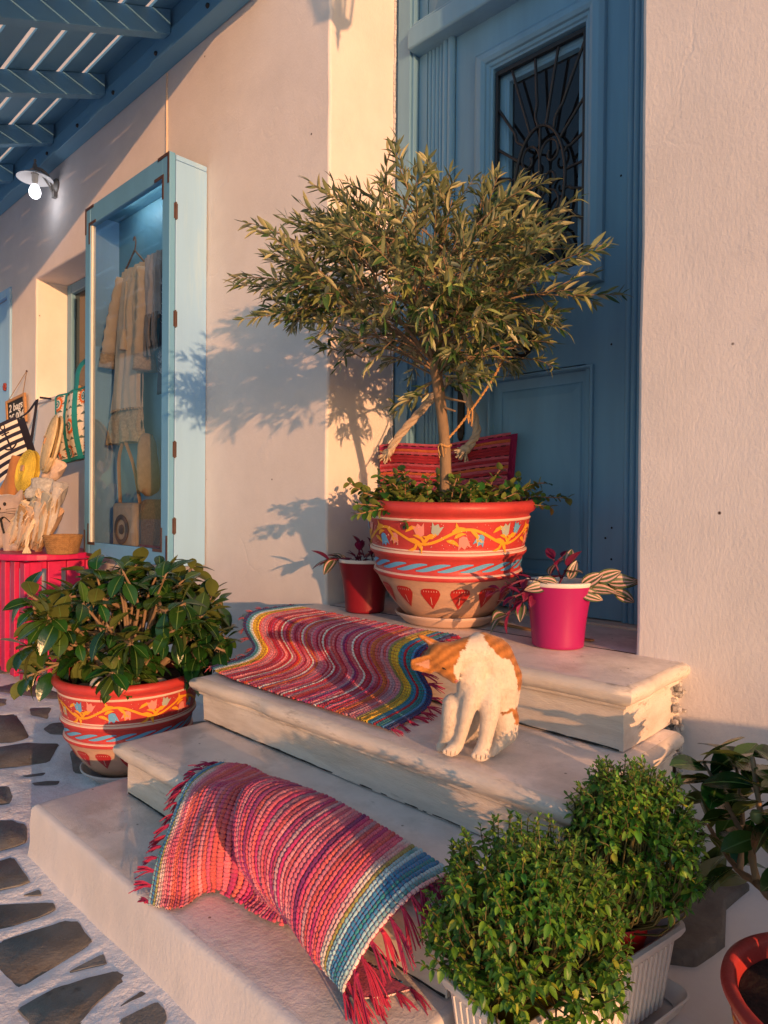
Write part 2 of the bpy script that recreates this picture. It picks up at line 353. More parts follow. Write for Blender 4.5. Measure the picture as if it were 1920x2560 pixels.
for i in range(nx_):
    for j in range(nz_):
        k = op(i, j); x0, x1, z0, z1 = xs[i], xs[i + 1], zs[j], zs[j + 1]
        if k < 0: FL.append((vid(x0, 0, z0), vid(x1, 0, z0), vid(x1, 0, z1), vid(x0, 0, z1))); continue
        d = OPEN[k][4]; ys = np.linspace(0, d, max(2, int(d / .1) + 1))
        if OPEN[k][5]: FL.append((vid(x0, d, z0), vid(x1, d, z0), vid(x1, d, z1), vid(x0, d, z1)))
        for (a, b, pa, pb) in ((i - 1, j, (x0, z0), (x0, z1)), (i + 1, j, (x1, z1), (x1, z0)), (i, j - 1, (x1, z0), (x0, z0)), (i, j + 1, (x0, z1), (x1, z1))):
            if not (0 <= a < nx_ and 0 <= b < nz_) or op(a, b) != k:
                for q in range(len(ys) - 1):
                    FL.append((vid(pa[0], ys[q], pa[1]), vid(pa[0], ys[q + 1], pa[1]), vid(pb[0], ys[q + 1], pb[1]), vid(pb[0], ys[q], pb[1])))
mb = MB(); mb.add(VL, FL)
wall = mb.build('wall', PLASTER, house, sharp=50)
md = wall.modifiers.new('bevel', 'BEVEL'); md.width = .012; md.segments = 3; md.limit_method = 'ANGLE'; md.angle_limit = rad(50)
mb = MB(); mb.box((-9, .62, -.1), (7, .9, 5.4)); mb.box((-9, .005, 5.4), (7, .9, 5.5)); mb.build('wall', PLASTER, house)
# broken plaster lumps where the stair meets the wall, and the drain hole lined dark
mb = MB()
for k in range(60):
    z = random.uniform(.40, .60); x = 1.525 + random.uniform(-.012, .03) * (1 - (z - .36)) ; mb.ball((x, -.012 + random.uniform(-.05, .012), z), (random.uniform(.006, .016), random.uniform(.006, .014), random.uniform(.006, .014)), 6)
for k in range(46):
    a = 2 * math.pi * k / 46; mb.ball((1.4925 + .045 * math.cos(a) + random.uniform(-.004, .004), -.002, .347 + .055 * math.sin(a)), random.uniform(.006, .013), 6)
mb.build('broken_plaster', mat('crumbling_mortar', (.46, .42, .38), .9, .5, 30, .8, 70), house)
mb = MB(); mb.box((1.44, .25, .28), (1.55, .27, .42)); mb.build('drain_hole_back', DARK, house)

# small blue window in the niche
mb = MB()
mb.box((-3.48, .235, 1.905), (-3.40, .295, 2.865)); mb.box((-2.54, .235, 1.905), (-2.46, .295, 2.865)); mb.box((-3.40, .237, 2.79), (-2.54, .295, 2.865)); mb.box((-3.40, .237, 1.905), (-2.54, .295, 1.98)); mb.box((-2.99, .24, 1.98), (-2.94, .293, 2.79))
nw = mb.build('niche_window', BLUE, house, smooth=False, bevel=.004)
for a, b in ((-3.40, -2.99), (-2.94, -2.54)):
    mb = MB(); mb.box((a, .27, 1.98), (b, .275, 2.79)); mb.build('pane', DARKGLASS, nw, smooth=False)
mb = MB(); mb.box((-3.50, -.018, 1.868), (-2.44, .24, 1.898)); mb.build('niche_sill', PLASTER, house, bevel=.01)

# pale blue shop door at the far left, standing just proud of the wall
mb = MB(); mb.box((-5.0, .02, 0), (-4.06, .06, 2.86))
sd = mb.build('shop_door', PALE, house, smooth=False, bevel=.004)
mb = MB(); mb.box((-4.13, -.015, 0), (-4.055, .018, 2.93)); mb.box((-5.0, -.015, 2.86), (-4.13, .018, 2.93)); mb.build('shop_door_frame', PALE, sd, smooth=False, bevel=.004)
mb = MB()
for a in range(6): mb.ball((-4.24 + .022 * math.cos(a), .005, 2.10 + .022 * math.sin(a)), (.016, .012, .016), 8)
mb.build('door_ornament', mat('dark_red_ornament', (.25, .03, .02), .6), sd)

# ---------------------------------------------------------------- main door
door = thing('door', None, None); door.parent = house; del_keys = None
def dpart(mb, name, m=BLUE, par=None, bevel=.003, smooth=False, **k): return mb.build(name, m, par or door, smooth=smooth, bevel=bevel, **k)
# frame
mb = MB(); mb.box((.0, .43, .62), (.112, .56, 3.97)); mb.box((.114, .465, .62), (.165, .56, 3.97)); mb.box((.022, .415, .62), (.10, .43, 3.96))
mb.box((1.29, .43, .62), (1.40, .56, 3.97)); mb.box((1.24, .465, .62), (1.288, .56, 3.97)); mb.box((1.30, .415, .62), (1.385, .43, 3.96))
dpart(mb, 'door_jamb')
mb = MB(); mb.box((.105, .385, 3.235), (1.295, .50, 3.335)); mb.box((.118, .40, 3.337), (1.28, .52, 3.36)); dpart(mb, 'transom_bar', bevel=.018, seg=3)
mb = MB(); ring_sweep(mb, .167, 1.24, 3.36, 3.95, [(0, .47), (.07, .45), (.09, .455), (.10, .48), (.11, .50)]); dpart(mb, 'transom_frame', bevel=0)
mb = MB(); mb.box((.2, .502, 3.4), (1.2, .51, 3.95)); dpart(mb, 'transom_pane', DARKGLASS, bevel=0)
# fluted pilasters beside the leaf
for xa, xb in ((.167, .258), (1.145, 1.238)):
    mb = MB(); n = 41; X = np.linspace(xa, xb, n); prof = [(x, .472 - .010 * abs(math.sin(math.pi * 4 * (x - xa) / (xb - xa))) ** .6) for x in X]
    mb.grid(np.array([[(x, y, z) for x, y in prof] for z in (.665, 3.236)])); mb.build('fluted_pilaster', BLUE, door, sharp=30)
mb = MB()
for xc, r in ((.278, .017), (.310, .019)):
    mb.tube([(xc, .468, .665), (xc, .468, 3.236)], r, 14)
mb.build('astragal_bead', BLUE, door)
# leaf
mb = MB(); GX0, GX1, GZ0, GZ1 = .535, .985, 2.05, 3.0
mb.box((.33, .475, .668), (GX0, .52, 3.235)); mb.box((GX1, .475, .668), (1.145, .52, 3.235)); mb.box((GX0, .4752, GZ1), (GX1, .52, 3.235)); mb.box((GX0, .4752, 1.66), (GX1, .52, GZ0)); mb.box((GX0, .4752, .668), (GX1, .52, .83))
leaf = dpart(mb, 'door_leaf', bevel=0)
mb = MB(); ring_sweep(mb, .45, 1.06, 1.965, 3.085, [(0, .474), (.002, .452), (.02, .440), (.045, .437), (.06, .445), (.063, .455), (.075, .457), (.08, .466), (.088, .468), (.09, .50)])
dpart(mb, 'bolection_moulding', bevel=.002)
mb = MB(); ring_sweep(mb, GX0 + .005, GX1 - .005, GZ0 + .005, GZ1 - .005, [(-.01, .505), (.04, .503), (.045, .508), (.055, .509), (.06, .53)]); dpart(mb, 'sash', bevel=.002)
mb = MB(); mb.box((GX0, .531, GZ0), (GX1, .535, GZ1)); dpart(mb, 'door_pane', DARKGLASS, bevel=0)
mb = MB(); ring_sweep(mb, .525, 1.022, .815, 1.655, [(0, .474), (.002, .462), (.010, .458), (.016, .466), (.018, .492), (.06, .497), (.066, .490), (.10, .484)])
mb.add([(.625, .484, .915), (.922, .484, .915), (.922, .484, 1.555), (.625, .484, 1.555)], [(0, 1, 2, 3)]); dpart(mb, 'raised_panel', bevel=.0015)
# wrought-iron sunburst grille
gy_ = .488; ccx, ccz, ra, rb = .762, 2.44, .118, .235
mb = MB(); w = .013
mb.box((.545, gy_ - .012, 2.06), (.545 + w, gy_ + .008, 2.985)); mb.box((.97 - w, gy_ - .012, 2.06), (.97, gy_ + .008, 2.985)); mb.box((.545 + w, gy_ - .0115, 2.985 - w * 1.5), (.97 - w, gy_ + .008, 2.985)); mb.box((.545 + w, gy_ - .0115, 2.06), (.97 - w, gy_ + .008, 2.06 + w))
grille = dpart(mb, 'grille_frame', IRON, bevel=.002)
for k in range(20):
    a = 2 * math.pi * (k + .25) / 20; ca, sa = math.cos(a), math.sin(a)
    p0 = np.array((ccx + ra * ca, ccz + rb * sa)); dirv = np.array((ca, sa * 1.35)); dirv /= np.linalg.norm(dirv)
    t = min(((.965 - p0[0]) / dirv[0]) if dirv[0] > 1e-6 else 9, ((.55 - p0[0]) / dirv[0]) if dirv[0] < -1e-6 else 9, ((2.975 - p0[1]) / dirv[1]) if dirv[1] > 1e-6 else 9, ((2.07 - p0[1]) / dirv[1]) if dirv[1] < -1e-6 else 9)
    p1 = p0 + dirv * t; n = 26; pts = []; nr = np.array((-dirv[1], dirv[0])); wv = (k % 2) * .011
    for i in range(n):
        u = i / (n - 1); q = p0 + (p1 - p0) * u + nr * wv * math.sin(u * t / .095 * 2 * math.pi * .5) * math.sin(math.pi * min(1, u * 3))
        pts.append((q[0], gy_, q[1]))
    mb = MB(); mb.tube(pts, .0062, 8); mb.build('grille_bar', IRON, door)
mb = MB(); mb.tube([(ccx + ra * math.cos(t), gy_ - .002, ccz + rb * math.sin(t)) for t in np.linspace(0, 2 * math.pi, 49)], .0068, 8, caps=False)
for sg in (-1, 1):
    for zc, r0 in ((ccz + .11, .05), (ccz - .10, .055), (ccz, .03)):
        mb.tube([(ccx + sg * (.052 - r0 * (1 - .8 * t) * math.cos(t * 7)), gy_, zc + r0 * (1 - .75 * t) * math.sin(t * 7) * 1.3) for t in np.linspace(0, 1, 40)], .005, 6)
mb.tube([(ccx, gy_, ccz - rb), (ccx, gy_, ccz + rb)], .0058, 8); mb.build('grille_oval', IRON, door)
# knocker, keyhole plate, nail heads
mb = MB(); M = Matrix.Rotation(rad(90), 4, 'X')
mb.lathe([(0.001, .03), (.02, .03), (.028, .022), (.03, .012), (.046, .008), (.05, 0)], 24, M=M, c=(.725, .474, 1.80))
mb.tube([(.725 + .043 * math.sin(t), .43 - .004 * math.cos(t), 1.765 - .045 * math.cos(t)) for t in np.linspace(0, 2 * math.pi, 30)], .0085, 8, caps=False); mb.build('door_knocker', BRONZE, door)
mb = MB(); mb.box((.362, .466, 1.42), (.398, .4745, 1.68)); mb.ball((.38, .468, 1.42), (.018, .007, .03), 10); mb.ball((.38, .468, 1.68), (.018, .007, .03), 10); mb.tube([(.38, .468, 1.62), (.38, .43, 1.62), (.43, .425, 1.615)], .008, 8); mb.build('keyhole_plate', BRONZE, door, bevel=.002)
for p in ((1.10, 1.02), (1.075, .98), (1.10, .90), (1.09, 1.72), (1.12, 2.35)):
    mb = MB(); mb.ball((p[0], .4745, p[1]), (.0045, .003, .0045), 6); mb.build('nail_head', DARK, door)
mb = MB(); mb.box((.005, .40, .6), (1.395, .62, .663)); mb.build('door_sill', MARBLE_RISER, house, bevel=.004)
# strip of cracked filler along the left jamb
mb = MB()
for k in range(120):
    z = .7 + k * .0265; mb.ball((.004 + .006 * abs(nz(z * 9)), .412 + .008 * nz(z * 13, 4), z), (.007 + .006 * abs(nz(z * 23)), .006, .017), 6)
mb.build('jamb_filler', mat('flaked_white_paint', (.58, .58, .58), .8, .25, 20, .6, 60), house)

# ================================================================ STEPS
stairs = thing('stone_stairs', 'worn marble stairs with rounded nosings climbing to the blue door', 'stairs', (.8, -.6, 0))
def step(x0, x1, y0, y1, z0, z1, prof, m, sides='lfr', amp=.003, chip=.018, name='step', wavy=1.):
    """rings of a plan rectangle, pushed outwards by each profile offset; the back stays open against the next riser"""
    n1, n2 = 26, 90
    path = [(x0, y1 + (y0 - y1) * t, -1, 0) for t in np.linspace(0, 1, n1, endpoint=False)] + [(x0 + (x1 - x0) * t, y0, 0, -1) for t in np.linspace(0, 1, n2, endpoint=False)] + [(x1, y0 + (y1 - y0) * t, 1, 0) for t in np.linspace(0, 1, n1)]
    rows = []
    for o, z in prof:
        row = []
        for i, (x, y, ax, ay) in enumerate(path):
            dx, dy = ax, ay
            if i == n1: dx, dy = -1, -1
            if i == n1 + n2: dx, dy = 1, -1
            w = amp * nz(x * 5 + 3, y * 5, z * 9) + amp * .5 * nz(x * 19, y * 19, z * 19)
            ch = max(0, nz(x * 3.1 + 7, y * 3.1, 2.2) - .25) * chip * 2 if o > .01 else 0
            oo = o + w - ch
            row.append((x + dx * oo, y + dy * oo, z + wavy * .0015 * nz(x * 6, y * 6, 8)))
        rows.append(row)
    mb = MB(); P = np.array(rows); k = P.shape[1]; mb.grid(P)
    top = len(rows) - 1; v0 = top * k
    mb.f.append(tuple(v0 + i for i in range(k))); mb.m.append(1)
    mb.f.append(tuple(i for i in range(k - 1, -1, -1))); mb.m.append(0)
    return mb.build(name, m, stairs, sharp=55)
def nosing(zb, zt): return [(0, zb), (0, zb + .01), (0, (zb + zt) / 2), (0, zt - .066), (.003, zt - .060), (.010, zt - .057), (.011, zt - .050), (.017, zt - .047), (.026, zt - .042), (.034, zt - .030), (.036, zt - .020), (.033, zt - .010), (.024, zt - .003), (.008, zt)]
MM = [MARBLE_RISER, MARBLE]
step(.03, 1.500, -1.237, -.72, -.02, .165, [(.012, -.02), (.005, .01), (0, .05), (0, .10), (-.002, .145), (-.004, .158), (-.010, .163), (-.02, .165)], [PLASTER, MARBLE], amp=.003)
step(.175, 1.475, -.992, -.45, .169, .330, nosing(.169, .330), MM)
step(.150, 1.555, -.702, -.10, .334, .485, nosing(.334, .485), MM)
step(-.03, 1.530, -.362, .004, .489, .656, nosing(.489, .656), MM)
mb = MB(); mb.box((.004, .002, .60), (1.396, .405, .654)); mb.build('landing_slab', MARBLE, stairs, bevel=.003)
mb = MB(); mb.box((.02, -.03, 0), (1.5, .55, .60)); mb.box((.1, -.3, .1), (1.5, -.03, .48)); mb.build('stair_core', MARBLE_RISER, stairs)
mb = MB(); mb.tube([(.03 + .012 * nz(t * 9), -.002 + .006 * nz(t * 14, 3), .657) for t in (0,)] + [(t, .004 + .008 * nz(t * 7, 5), .6565) for t in np.linspace(.62, 1.40, 40)], [.0015] * 41, 4); mb.build('joint_crack', DARK, stairs)

for (x0_, x1_, y_, z_) in ((.18, 1.47, -.990, .171), (.155, 1.55, -.700, .336), (-.02, 1.52, -.360, .491)):
    mb = MB(); X_ = np.linspace(x0_, x1_, 120); mb.tube([(x, y_ - .002, z_ + .0015 * nz(x * 20)) for x in X_], [.0014 + .0034 * abs(nz(x * 13, z_ * 9)) + .002 * abs(nz(x * 60)) for x in X_], 5); mb.build('joint_crack', DARK, stairs)

# white plaster plinth to the right of the stairs, a bare stone showing in it
n = 40; X = np.linspace(1.48, 3.4, n); Y = np.linspace(-1.5, .02, n)
def zpl(x, y):
    e = 1 / (1 + math.exp(-(y + 1.25) / .05)) ; f = 1 / (1 + math.exp((x - 2.05) / .06))
    return max(.004, .085 * e * f + .012 * nz(x * 4, y * 4, 2) + .05 * max(0, (y + .35)) * f)
mb = MB(); mb.grid(np.array([[(x, y, zpl(x, y)) for x in X] for y in Y])); plinth = tag(mb.build('plaster_plinth', PLASTER), 'low lumpy whitewashed plinth at the wall foot beside the stairs', 'plinth')
mb = MB(); P = [(1.575, -.02), (1.60, -.30), (1.66, -.50), (1.735, -.44), (1.76, -.32), (1.72, -.18), (1.74, -.05)]
mb.poly([(p[0], p[1]) for p in P][::1], .07, .118); mb.build('bare_stone', mat('bare_dark_stone', (.13, .11, .095), .8, .4, 14, .9, 30), plinth, bevel=.008)

# ================================================================ PERGOLA
perg = thing('pergola', 'blue painted timber pergola with slatted roof sloping off the wall', 'pergola', (-2.2, -.1, 3.6))
mb = MB(); mb.box((-6.2, -.10, 3.61), (-.33, -.003, 3.715)); mb.build('ledger_beam', PERG, perg, smooth=False, bevel=.004)
mb = MB(); mb.box((-6.2, -.085, 3.718), (-.33, -.004, 3.95)); mb.build('wall_plate', PERG, perg, smooth=False, bevel=.003)
for i in range(10):
    mb = MB(); M = Matrix.Rotation(rad(90), 4, 'X'); mb.lathe([(.013, -.003), (.013, .006), (.009, .011), (.001, .012)], 10, M=M, c=(-.83 - .54 * i, -.10, 3.648)); mb.build('bolt', IRON, perg)
SL = .415; WOUT = 2.1
def sl(y): return 3.815 + SL * (y + .105)
for x in (-.40, -1.24, -2.06, -2.90, -3.74, -4.58, -5.42):
    mb = MB(); y0, y1 = -.102, -WOUT; h = .135
    mb.add([(x - .035, y0, sl(y0) - h), (x + .035, y0, sl(y0) - h), (x + .035, y0, sl(y0)), (x - .035, y0, sl(y0)), (x - .035, y1, sl(y1) - h), (x + .035, y1, sl(y1) - h), (x + .035, y1, sl(y1)), (x - .035, y1, sl(y1))],
           [(0, 1, 2, 3), (7, 6, 5, 4), (0, 4, 5, 1), (1, 5, 6, 2), (2, 6, 7, 3), (3, 7, 4, 0)]); mb.build('rafter', PERG, perg, smooth=False, bevel=.004)
yb = -.09
while yb > -WOUT:
    a, b = yb, yb - .122; mb = MB()
    j = random.uniform(-.004, .004)
    mb.add([(-6.1, a, sl(a) + .003), (-.355, a, sl(a) + .003), (-.355, b, sl(b) + .003), (-6.1, b, sl(b) + .003), (-6.1, a, sl(a) + .025), (-.355, a, sl(a) + .025), (-.355, b, sl(b) + .025 + j), (-6.1, b, sl(b) + .025 + j)],
           [(0, 1, 2, 3), (7, 6, 5, 4), (0, 4, 5, 1), (1, 5, 6, 2), (2, 6, 7, 3), (3, 7, 4, 0)]); mb.build('roof_slat', PERG, perg, smooth=False, bevel=.003); yb -= .1535
mb = MB(); mb.box((-6.2, -WOUT - .06, sl(-WOUT) - .15), (-.33, -WOUT, sl(-WOUT) + .03)); mb.build('outer_beam', PERG, perg, smooth=False, bevel=.004)
for x in (-.40, -3.1, -5.8):
    mb = MB(); mb.box((x - .05, -WOUT - .055, 0), (x + .05, -WOUT - .003, sl(-WOUT) - .152)); 
    if x < -5: mb.build('post', PERG, perg, smooth=False, bevel=.004)

# unseen low white wall added at right, shaped to shade the house foot
mb = MB(); P = []
for y in np.linspace(-1.14, -.02, 28):
    h = .69 + .024 * math.sin(y * 9 + 1) - .03 * max(0, (-y - .8)) * 4
    P.append([(3.3, y, 0), (3.3, y, h - .04), (3.32, y, h - .01), (3.38, y, h), (3.44, y, h - .01), (3.46, y, h - .04), (3.46, y, 0)])
mb.grid(np.array(P)); k = len(P) * 7; mb.f.append(tuple(range(6, -1, -1))); mb.m.append(0)
tag(mb.build('shadow_wall', PLASTER), 'low rounded whitewashed wall added out of view for its shadow', 'wall')

# ================================================================ WALL LAMP, CABLE, LANTERN
lamp = thing('wall_lamp', 'lit bulb under a white dish shade on a grey bracket below the pergola', 'lamp', (-3.077, 0, 3.5))
GREY = mat('grey_cast_metal', (.22, .21, .20), .5, .15, 20, .15, 60, metal=.2)
lx, ly = -3.077, -.155
mb = MB(); M = Matrix.Rotation(rad(90), 4, 'X'); mb.lathe([(.055, 0), (.055, .012), (.04, .025), (.02, .03), (.001, .031)], 20, M=M, c=(lx, -.002, 3.47)); mb.box((lx - .02, -.03, 3.38), (lx + .02, -.004, 3.47)); mb.build('wall_rose', GREY, lamp)
mb = MB(); mb.tube(spline([(lx, -.02, 3.43), (lx, -.06, 3.52), (lx, -.11, 3.555), (lx, ly, 3.55)], 16), .012, 8); mb.tube(spline([(lx, -.02, 3.40), (lx, -.08, 3.49), (lx, -.13, 3.53)], 10), .007, 6); mb.build('bracket', GREY, lamp)
mb = MB(); mb.lathe([(.001, .075), (.008, .072), (.010, .055), (.006, .05), (.014, .03), (.018, .0), (.034, -.01), (.036, -.03), (.020, -.034)], 16, c=(lx, ly, 3.545)); mb.build('lamp_cap', GREY, lamp)
mb = MB(); mb.lathe([(.030, 3.515), (.08, 3.503), (.122, 3.476), (.1235, 3.472), (.12, 3.474), (.078, 3.498), (.028, 3.51)], 36, c=(lx, ly, 0)); mb.build('shade', mat('white_enamel', (.75, .75, .76), .3), lamp)
mb = MB(); mb.lathe([(.022, 3.505), (.022, 3.46), (.018, 3.45), (.018, 3.43)], 16, c=(lx, ly, 0)); mb.build('bulb_socket', mat('pale_socket', (.5, .47, .42), .5), lamp)
mb = MB(); mb.lathe([(.018, 3.432), (.026, 3.42), (.038, 3.395), (.041, 3.375), (.036, 3.35), (.022, 3.335), (.001, 3.331)], 20, c=(lx, ly, 0)); mb.build('bulb', mat('lit_bulb', (.9, .9, .9), .4, emit=((1, .96, .98), 3.)), lamp)
pl = bpy.data.lights.new('bulb_light', 'POINT'); pl.energy = .32; pl.color = (.86, .92, 1.0); pl.shadow_soft_size = .04
plo = bpy.data.objects.new('bulb_light', pl); COL.objects.link(plo); plo.parent = lamp; plo.location = (0, ly, 3.30 - 3.5)
mb = MB(); mb.tube([(-1.42 + .006 * nz(z * 3), -.006, z) for z in np.linspace(3.60, 2.92, 22)], .0055, 6)
tag(mb.build('electric_cable', mat('painted_cable', (.62, .5, .4), .6)), 'thin painted cable running down the wall to the display cabinet', 'cable')

lant = thing('wall_lantern', 'black iron lantern on a wall bracket above and right of the door', 'lantern', (1.52, 0, 3.6))
LX, LY, LZ = 1.56, -.50, 3.585
mb = MB(); mb.tube(spline([(LX, -.003, LZ + .05), (LX, -.15, LZ + .30), (LX, -.33, LZ + .36), (LX, LY, LZ + .28)], 20), .011, 8); mb.box((LX - .04, -.02, LZ - .05), (LX + .04, -.003, LZ + .15)); mb.build('bracket', IRON, lant)
mb = MB()
for k in range(4):
    a0 = rad(45 + 90 * k); mb.tube([(LX + .075 * math.cos(a0), LY + .075 * math.sin(a0), LZ - .13), (LX + .115 * math.cos(a0), LY + .115 * math.sin(a0), LZ + .12)], .008, 6)
mb.lathe([(.001, .28), (.012, .27), (.02, .24), (.09, .17), (.135, .12), (.12, .115)], 4, c=(LX, LY, LZ), M=Matrix.Rotation(rad(45), 4, 'Z'))
mb.lathe([(.085, -.12), (.06, -.16), (.02, -.185), (.012, -.20), (.018, -.215), (.008, -.235), (.010, -.25), (.001, -.29)], 8, c=(LX, LY, LZ)); mb.build('lantern_frame', IRON, lant, smooth=False)
mb = MB(); mb.tube([(LX, LY, LZ - .12), (LX, LY, LZ + .06)], .025, 10); mb.build('candle_sleeve', GREY, lant)
for k in range(4):
    a0, a1 = rad(45 + 90 * k), rad(135 + 90 * k); mb = MB()
    mb.add([(LX + .074 * math.cos(a0), LY + .074 * math.sin(a0), LZ - .125), (LX + .074 * math.cos(a1), LY + .074 * math.sin(a1), LZ - .125), (LX + .113 * math.cos(a1), LY + .113 * math.sin(a1), LZ + .115), (LX + .113 * math.cos(a0), LY + .113 * math.sin(a0), LZ + .115)], [(0, 1, 2, 3)]); mb.build('glass_pane', GLASS, lant, smooth=False)

# ================================================================ DISPLAY CABINET
cab = thing('display_cabinet', 'pale blue wall-mounted display cabinet with glass door and rusty corner brackets', 'cabinet', (-1.5, -.1, .76))
cx0, cx1, cz0, cz1, cf = -2.02, -.985, .765, 2.915, -.187
mb = MB(); mb.box((cx1 - .022, cf, cz0), (cx1, -.003, cz1 - .03)); mb.box((cx1 - .024, cf + .001, cz1 - .028), (cx1 - .001, -.004, cz1)); mb.build('side_panel', PALE, cab, smooth=False, bevel=.004)
mb = MB(); mb.box((cx0, cf, cz0), (cx0 + .022, -.003, cz1)); mb.build('side_panel', PALE, cab, smooth=False, bevel=.003)
CBL = mat('cabinet_blue_paint', (.13, .32, .45), .5, .1, 5, .1, 40, (1, 1, .12))
mb = MB(); mb.box((cx0 + .022, -.018, cz0), (cx1 - .024, -.004, cz1)); mb.build('back_panel', CBL, cab, smooth=False)
mb = MB(); mb.box((cx0 + .022, cf, cz1 - .025), (cx1 - .026, -.019, cz1 - .001)); mb.build('top_panel', CBL, cab, smooth=False, bevel=.002)
mb = MB(); mb.box((cx0 + .022, cf, cz0 + .001), (cx1 - .026, -.019, cz0 + .025)); mb.build('bottom_panel', CBL, cab, smooth=False, bevel=.002)
fy0, fy1 = cf - .037, cf - .003
mb = MB(); mb.box((cx0 - .002, fy0, cz0 + .003), (cx0 + .07, fy1, cz1 + .004)); mb.box((cx1 - .075, fy0, cz0 + .003), (cx1, fy1, cz1 + .004)); mb.box((cx0 + .07, fy0 + .001, cz1 - .115), (cx1 - .075, fy1, cz1 + .003)); mb.box((cx0 + .07, fy0 + .001, cz0 + .004), (cx1 - .075, fy1, cz0 + .09))
fr = mb.build('glass_door_frame', mat('cabinet_front_paint', (.12, .32, .52), .5, .08, 5, .1, 40, (1, 1, .12)), cab, smooth=False, bevel=.004)
mb = MB(); mb.box((cx0 + .071, fy0 + .004, cz0 + .09), (cx0 + .084, fy1 - .004, cz1 - .116)); mb.build('glazing_bead', mat('cream_bead', (.62, .60, .55), .5), fr, smooth=False, bevel=.002)
mb = MB(); mb.add([(cx0 + .065, fy0 + .015, cz0 + .08), (cx1 - .07, fy0 + .015, cz0 + .08), (cx1 - .07, fy0 + .015, cz1 - .11), (cx0 + .065, fy0 + .015, cz1 - .11)], [(0, 1, 2, 3)]); mb.build('glass_pane', GLASS, fr, smooth=False)
def bracket(x, z, sx, sz, L1=.12, L2=.16, w=.017, y=fy0):
    mb = MB(); a = sorted((x, x + sx * L1)); b = sorted((z, z + sz * w)); mb.box((a[0], y - .0035, b[0]), (a[1], y - .0005, b[1]))
    a = sorted((x, x + sx * w)); b = sorted((z + sz * w, z + sz * L2)); mb.box((a[0], y - .0035, b[0]), (a[1], y - .0005, b[1])); mb.build('corner_bracket', RUST, fr, smooth=False, bevel=.001)
for (x, sx) in ((cx0, 1), (cx1 - .002, -1)):
    for (z, sz) in ((cz1 + .002, -1), (cz0 + .005, 1)): bracket(x, z, sx, sz)
for (x, sx) in ((cx0 + .052, 1), (cx1 - .058, -1)):
    for (z, sz) in ((cz1 - .098, -1), (cz0 + .075, 1)): bracket(x, z, sx, sz, .10, .13)
for z in (2.62, 2.06, 1.38, .98):
    mb = MB(); mb.tube([(cx1 + .002, cf - .001, z - .045), (cx1 + .002, cf - .001, z + .045)], .005, 8); mb.box((cx1 - .001, cf - .012, z - .04), (cx1 + .0015, cf + .010, z + .04)); mb.build('hinge', RUST, cab)
mb = MB(); mb.box((-1.72, -.155, 2.862), (-1.16, -.135, 2.886)); mb.build('light_strip', mat('lit_tube', (.9, .88, .82), .4, emit=((1, .93, .82), 8.)), cab, smooth=False, bevel=.003)

# garments inside the cabinet
def garment(prof, depth, folds, y0, seedp, n=72):
    """prof rows: (z, x_centre, half_width); flattened, folded tube of cloth"""
    Z = np.linspace(prof[0][0], prof[-1][0], 60); Z = Z if prof[0][0] < prof[-1][0] else Z
    zz = [p[0] for p in prof]; o = np.argsort(zz); zz = np.array(zz)[o]; xc = np.array([p[1] for p in prof])[o]; hw = np.array([p[2] for p in prof])[o]
    P = []
    for z in np.linspace(zz[-1], zz[0], 70):
        c, h = np.interp(z, zz, xc), np.interp(z, zz, hw); row = []; t = (zz[-1] - z) / (zz[-1] - zz[0])
        for j in range(n + 1):
            a = 2 * math.pi * j / n; f = 1 + .12 * math.sin(a * folds + 2 * nz(t * 2, seedp)) * min(1, t * 3)
            row.append((c + h * math.cos(a) * (1 + .03 * math.sin(a * folds)), y0 + depth * math.sin(a) * f * (.35 + .65 * min(1, t * 3)) + .006 * math.sin(a * folds * 1.5 + 3 * nz(t * 3, seedp)), z + .004 * math.sin(a * 5)))
        P.append(row)
    return np.array(P)
CREAM = mat('beige_gauze', (.55, .44, .33), .9, .08, 20, .2, 200, sheen=.2); CREAM2 = mat('beige_lace', (.50, .36, .22), .9, .3, 60, .9, 130)
NAVY = mat('dark_navy_cloth', (.035, .038, .075), .85, .2, 30, .15, 120)
dr = thing('beige_dress', 'long beige gauze dress with lace hem on a hanger in the cabinet', 'dress', (-1.70, -.10, 1.46))
mb = MB(); mb.grid(garment([(2.50, -1.62, .15), (2.42, -1.63, .155), (2.25, -1.65, .13), (2.10, -1.66, .14), (1.9, -1.68, .155), (1.66, -1.71, .18)], .045, 9, -.10, 1.)); mb.build('dress_body', CREAM, dr, sharp=0)
mb = MB(); mb.grid(garment([(1.66, -1.71, .183), (1.60, -1.715, .19), (1.46, -1.73, .22)], .052, 9, -.10, 2.)); mb.build('lace_hem', CREAM2, dr, sharp=0)
for sx, cuff in ((-1, (-1.90, 2.02)), (1, (-1.475, 1.95))):
    mb = MB(); sh = (-1.62 + sx * .13, 2.46); pts = spline([(sh[0], -.10, sh[1]), ((sh[0] + cuff[0]) / 2 + sx * .02, -.105, 2.24), (cuff[0], -.11, cuff[1])], 18)
    mb.tube(pts, list(np.linspace(.05, .066, 18) * np.array([1 + .08 * math.sin(i * 2.2) for i in range(18)])), 14, flat=.5); mb.build('sleeve', CREAM, dr, sharp=0)
    mb = MB(); q = pts[-1]; mb.tube([q, (q[0] + sx * .008, q[1], q[2] - .04), (q[0] + sx * .012, q[1], q[2] - .085)], [.068, .07, .078], 14, flat=.5); mb.build('lace_cuff', CREAM2, dr, sharp=0)
mb = MB(); mb.tube(spline([(-1.62, -.15, 2.40), (-1.625, -.158, 2.25), (-1.63, -.158, 2.12)], 12), .004, 6); mb.tube([(-1.63, -.158, 2.12), (-1.632, -.158, 2.05), (-1.633, -.157, 2.00)], [.01, .022, .026], 10); mb.build('tassel', CREAM, dr)
